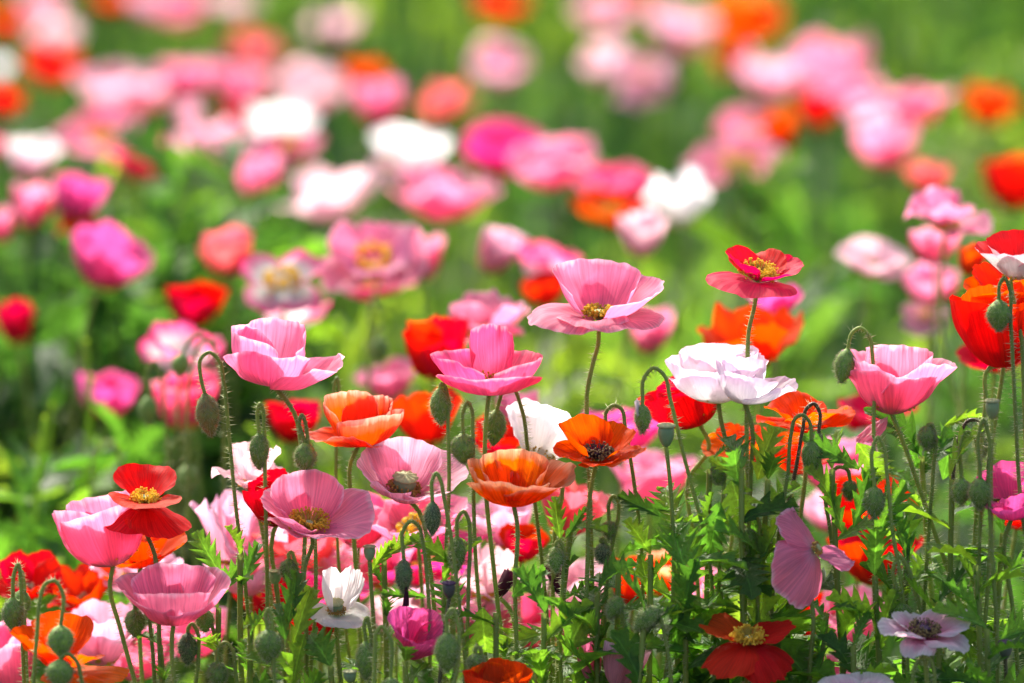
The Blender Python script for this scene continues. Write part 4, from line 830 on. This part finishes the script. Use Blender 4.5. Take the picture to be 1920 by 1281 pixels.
B([(1748, 1240), (1734, 1170), (1716, 1110), (1700, 1060), (1686, 1044), (1677, 1056), (1689, 1130)], 48, 42, 3.14, 'round bud behind the rosy white poppy under a sharp hook')
B([(560, 1200), (556, 1110), (552, 1050), (546, 1035), (541, 1040), (542, 1048)], 46, 36, 3.20, 'stubby green bud below the yellow centred pink poppy')
B([(905, 1330), (908, 1280), (904, 1230), (898, 1214), (892, 1216), (892, 1226)], 36, 34, 3.10, 'small fuzzy bud above the red orange poppy at the bottom edge')
B([(1134, 1160), (1138, 1080), (1136, 1020), (1130, 1010), (1126, 1014), (1130, 1018)], 40, 30, 3.17, 'dark small bud among leaves right of the thin orange stem', mat='bud_dark')
B([(1052, 1140), (1056, 1070), (1054, 1022), (1048, 1014), (1043, 1018), (1042, 1024)], 50, 28, 3.16, 'leafy green bud left of the thin orange stem')
B([(1190, 1290), (1176, 1200), (1166, 1150), (1160, 1128), (1164, 1120)], 46, 30, 3.13, 'pointed bud tilted left in the leaves below centre', ang=30)
B([(1260, 1290), (1250, 1210), (1238, 1160), (1232, 1146), (1236, 1140)], 62, 36, 3.10, 'long slanting bud in the leaves above the pale pink closed cup', ang=48)
B([(1352, 1000), (1356, 930), (1356, 880), (1352, 868), (1346, 870)], 38, 28, 3.17, 'small bud among narrow leaves under the white pair')
B([(1744, 960), (1750, 880), (1752, 810), (1746, 796), (1738, 798)], 46, 34, 3.17, 'green bud nestled in leaves right of the right pink cup\'s stem')
B([(1432, 1090), (1424, 1010), (1420, 972), (1414, 964), (1406, 972), (1404, 990)], 52, 32, 3.15, 'downy bud among the dark leaves left of the folded pink poppy')
B([(1150, 1010), (1160, 960), (1158, 938), (1150, 930), (1143, 940), (1142, 975)], 36, 24, 3.18, 'little bud on a pale hook below the coral poppy')
B([(1556, 990), (1548, 930), (1556, 892), (1572, 876), (1588, 880), (1594, 900)], 40, 26, 3.19, 'small bud on an arch over the hidden orange red poppy')
B([(632, 1000), (630, 880), (632, 760), (635, 720), (632, 708), (628, 716), (626, 745)], 40, 30, 3.26, 'hairy hook tip standing above the salmon orange poppy', hero=False)
B([(1720, 1330), (1712, 1270), (1722, 1240), (1742, 1236), (1752, 1262), (1752, 1290)], 40, 34, 3.06, 'bud on a pale arch under the rosy white poppy')
GS = 'soft blurred nodding buds behind the front row'
bud([(352, 900), (350, 760), (362, 680), (382, 640), (398, 640), (404, 664)], 10, 8, 3.52, 'thin blurred arch behind the tall hooked bud', hero=False, group=GS)
bud([(420, 850), (412, 700), (392, 640), (368, 628), (352, 645), (342, 664)], 44, 34, 3.50, 'dark blurred bud over the white and crimson poppy', hero=False, group=GS, ang=10)
bud([(320, 900), (308, 780), (302, 710), (290, 678), (278, 690), (278, 742)], 56, 34, 3.56, 'blurred fuzzy bud at the rim of the dark hollow', hero=False, group=GS)
bud([(170, 1000), (172, 900), (178, 850), (198, 828), (220, 842), (226, 880)], 40, 34, 3.62, 'blurred pale hook left above the red poppy', hero=False, group=GS)
bud([(316, 960), (314, 880), (322, 836), (338, 822), (352, 838), (352, 872)], 50, 40, 3.60, 'blurred grey green bud on a small arch above the red poppy', hero=False, group=GS)
bud([(690, 860), (690, 720), (694, 600), (702, 566), (712, 580), (712, 632)], 50, 30, 3.72, 'blurred bud hanging under the big yellow hearted pink poppy', hero=False, group=GS)

# ------------------------------------------------------------------ seed heads
seedhead([(1262, 1000), (1256, 900), (1249, 838)], 34, 44, 3.15, 'green ribbed seed head on a bare stem below the red poppy')
seedhead([(1858, 960), (1858, 860), (1860, 786)], 28, 38, 3.14, 'pale seed head with a flat cap at the right among leaves')
seedhead([(700, 1160), (696, 1100), (693, 1052)], 24, 30, 3.15, 'small ribbed seed head right of the white capsule poppy')
seedhead([(832, 1200), (838, 1150), (842, 1122)], 26, 32, 3.11, 'bluish seed head with a purple cap over the magenta cup', dark=True)
seedhead([(658, 1330), (657, 1300), (656, 1280)], 28, 24, 3.10, 'brownish seed head low at the bottom edge', dark=False)
seedhead([(1886, 1320), (1886, 1270), (1885, 1236)], 28, 36, 3.10, 'dark seed head deep in the leaves at bottom right', dark=True)
seedhead([(524, 1160), (520, 1120), (516, 1096)], 26, 28, 3.22, 'pale seed head behind the stems left of the white capsule poppy')
B([(158, 1340), (152, 1270), (142, 1238), (126, 1226), (112, 1236)], 54, 50, 3.04, 'round pale fuzzy bud at the bottom right below the smooth hooked one')

# ------------------------------------------------------------------ leafy plants of the front row
L_ = leafy
L_(1560, 880, 3.15, 'bright lobed leaves rising around the smooth hanging bud', n=8, fixed=[(1610, 880, 1508, 816, .9, .2), (1580, 1000, 1545, 890, .8, .2), (1600, 990, 1640, 862, .8, .15), (1640, 1010, 1700, 900, .8, .2), (1606, 830, 1660, 900, 1.1, .3)])
L_(1728, 856, 3.24, 'tall leafy shoot between the right pink cup and the seed head', n=13, size=150, fixed=[(1768, 900, 1792, 790, .8, .1), (1770, 800, 1838, 762, .5, .9), (1720, 880, 1690, 790, .7, .2), (1740, 880, 1700, 850, 1, .4)])
L_(1785, 900, 3.16, 'dark leaf mass left of the knobbly bud', n=13, size=150)
L_(1880, 1000, 3.18, 'leafy shoot under the rose poppy at the right edge', n=13, size=150)
L_(1830, 1060, 3.12, 'feathery leaf clump right of the rosy white poppy', n=14, size=150)
L_(1700, 1020, 3.16, 'dark lobed leaves behind the sharp hook at right', n=14, size=160)
L_(1640, 1080, 3.14, 'leafy stems right of the folded pink poppy', n=13, size=150)
L_(1550, 1150, 3.13, 'leaves below the folded pink poppy', n=12, size=140)
L_(1440, 900, 3.15, 'upright toothed leaf pair under the right white poppy', n=10, size=140, fixed=[(1420, 900, 1452, 798, .95, .2), (1400, 900, 1330, 860, .8, .4)])
L_(1390, 880, 3.13, 'blue green drooping leaves left of the downy bud', n=14, size=150, fixed=[(1372, 900, 1400, 980, 1.5, .3), (1350, 940, 1330, 1040, .9, .2)])
L_(1330, 880, 3.17, 'narrow leaf tuft beneath the white pair', n=12, size=110)
L_(1270, 1000, 3.16, 'long dark leaves spreading level right of centre', n=12, size=160, fixed=[(1262, 960, 1180, 945, .5, .8), (1262, 980, 1340, 975, .6, .6)])
L_(1220, 1040, 3.14, 'low spreading leaves around the seed head stem', n=14, size=150, fixed=[(1240, 970, 1160, 925, .7, .5)])
L_(1290, 1060, 3.12, 'dark blue green cut leaves with hanging tips below centre right', n=15, size=160, fixed=[(1270, 1130, 1270, 1240, .8, .1)])
L_(1420, 1040, 3.14, 'shaded leaf clump above the ragged red poppy', n=15, size=160)
L_(1350, 1110, 3.16, 'shaded leaves left of the ragged red poppy', n=14, size=150)
L_(1480, 1080, 3.18, 'leafy stems behind the folded pink poppy', n=13, size=150)
L_(1160, 1050, 3.16, 'bright fringed leaves under the coral poppy', n=13, size=130, fixed=[(1050, 1010, 1040, 930, .8, .2), (1060, 1010, 1100, 950, .7, .3)])
L_(1070, 990, 3.17, 'fresh forked leaves beside the thin orange stem', n=12, size=120)
L_(1120, 1110, 3.13, 'leafy stem crossing below the tilted bud', n=14, size=150)
L_(1210, 1150, 3.10, 'dark leaves hanging over the pale pink closed cup', n=13, size=150)
L_(1020, 1150, 3.14, 'broad lit leaves right of the blackish withered poppy', n=12, size=150, fixed=[(960, 1120, 1020, 1060, .8, .4), (1060, 1230, 1110, 1130, 1.2, .3), (1015, 1120, 1110, 1150, .5, .6)])
L_(930, 1150, 3.12, 'blue green broad leaves above the bottom red orange poppy', n=7, size=140, fixed=[(905, 1140, 910, 1230, 1.3, .2)])
L_(850, 1080, 3.17, 'lit yellow green leaf blade behind the dark nodding buds', n=7, size=130, fixed=[(862, 1070, 772, 1000, .9, .4), (800, 1120, 715, 1110, .7, .5), (830, 1090, 868, 1010, .7, .4)])
L_(720, 1050, 3.18, 'small fresh leaves around the little ribbed seed head', n=10, size=100, fixed=[(690, 1080, 735, 1015, .7, .3)])
L_(770, 1262, 3.16, 'leaves under the magenta cup', n=7, size=130)
L_(548, 1210, 3.13, 'fine cut leaves at the bottom right of the round fuzzy bud', n=14, size=150, fixed=[(540, 1170, 556, 1070, .7, .2), (535, 1200, 520, 1130, .8, .2)])
L_(620, 1250, 3.14, 'leaf clump beneath the white capsule poppy', n=7, size=140)
L_(450, 1040, 3.18, 'small bright leaves on the tall hooked stem\'s left', n=8, size=110, fixed=[(420, 1090, 366, 995, .8, .3), (452, 1100, 482, 1015, .6, .2), (410, 1120, 450, 1050, .7, .4)])
L_(470, 1180, 3.15, 'leaves left of the round fuzzy bud', n=7, size=130)
L_(410, 1140, 3.17, 'dark toothed leaves right of the wide pink bowl', n=7, size=120)
L_(300, 1210, 3.17, 'leaves under the wide pink bowl', n=7, size=120)
L_(760, 1240, 3.11, 'leaf tuft at the bottom edge under the magenta cup', n=11, size=120)
L_(960, 1230, 3.15, 'dark leaves at the bottom edge behind the red orange poppy', n=11, size=130)
L_(1600, 1210, 3.10, 'leaf clump at the bottom edge left of the rosy white poppy', n=13, size=140)
L_(1850, 1180, 3.08, 'deep green cut leaves at the bottom right corner', n=14, size=150)
L_(1760, 1130, 3.13, 'leaves rising behind the rosy white poppy', n=13, size=150)
L_(150, 960, 3.75, 'blurred green leaves in the hollow left of the pink cup', n=14, size=230)
L_(60, 900, 3.8, 'blurred bright leaves at the left edge above the red poppy', n=14, size=240)
L_(240, 860, 3.85, 'blurred yellow green leaves over the red poppy', n=10, size=230, fixed=[(300, 870, 130, 905, .6, .8)])
L_(330, 340, 4.35, 'blurred yellow green leafy shoot right of the magenta cup', n=12, size=200)
L_(440, 330, 4.4, 'blurred yellow green leafy shoot above the coral cup', n=12, size=200)
L_(1430, 350, 4.6, 'blurred lime leaf blade slanting right of the ragged white poppy', n=8, size=200, fixed=[(1530, 500, 1410, 345, .6, .5)])
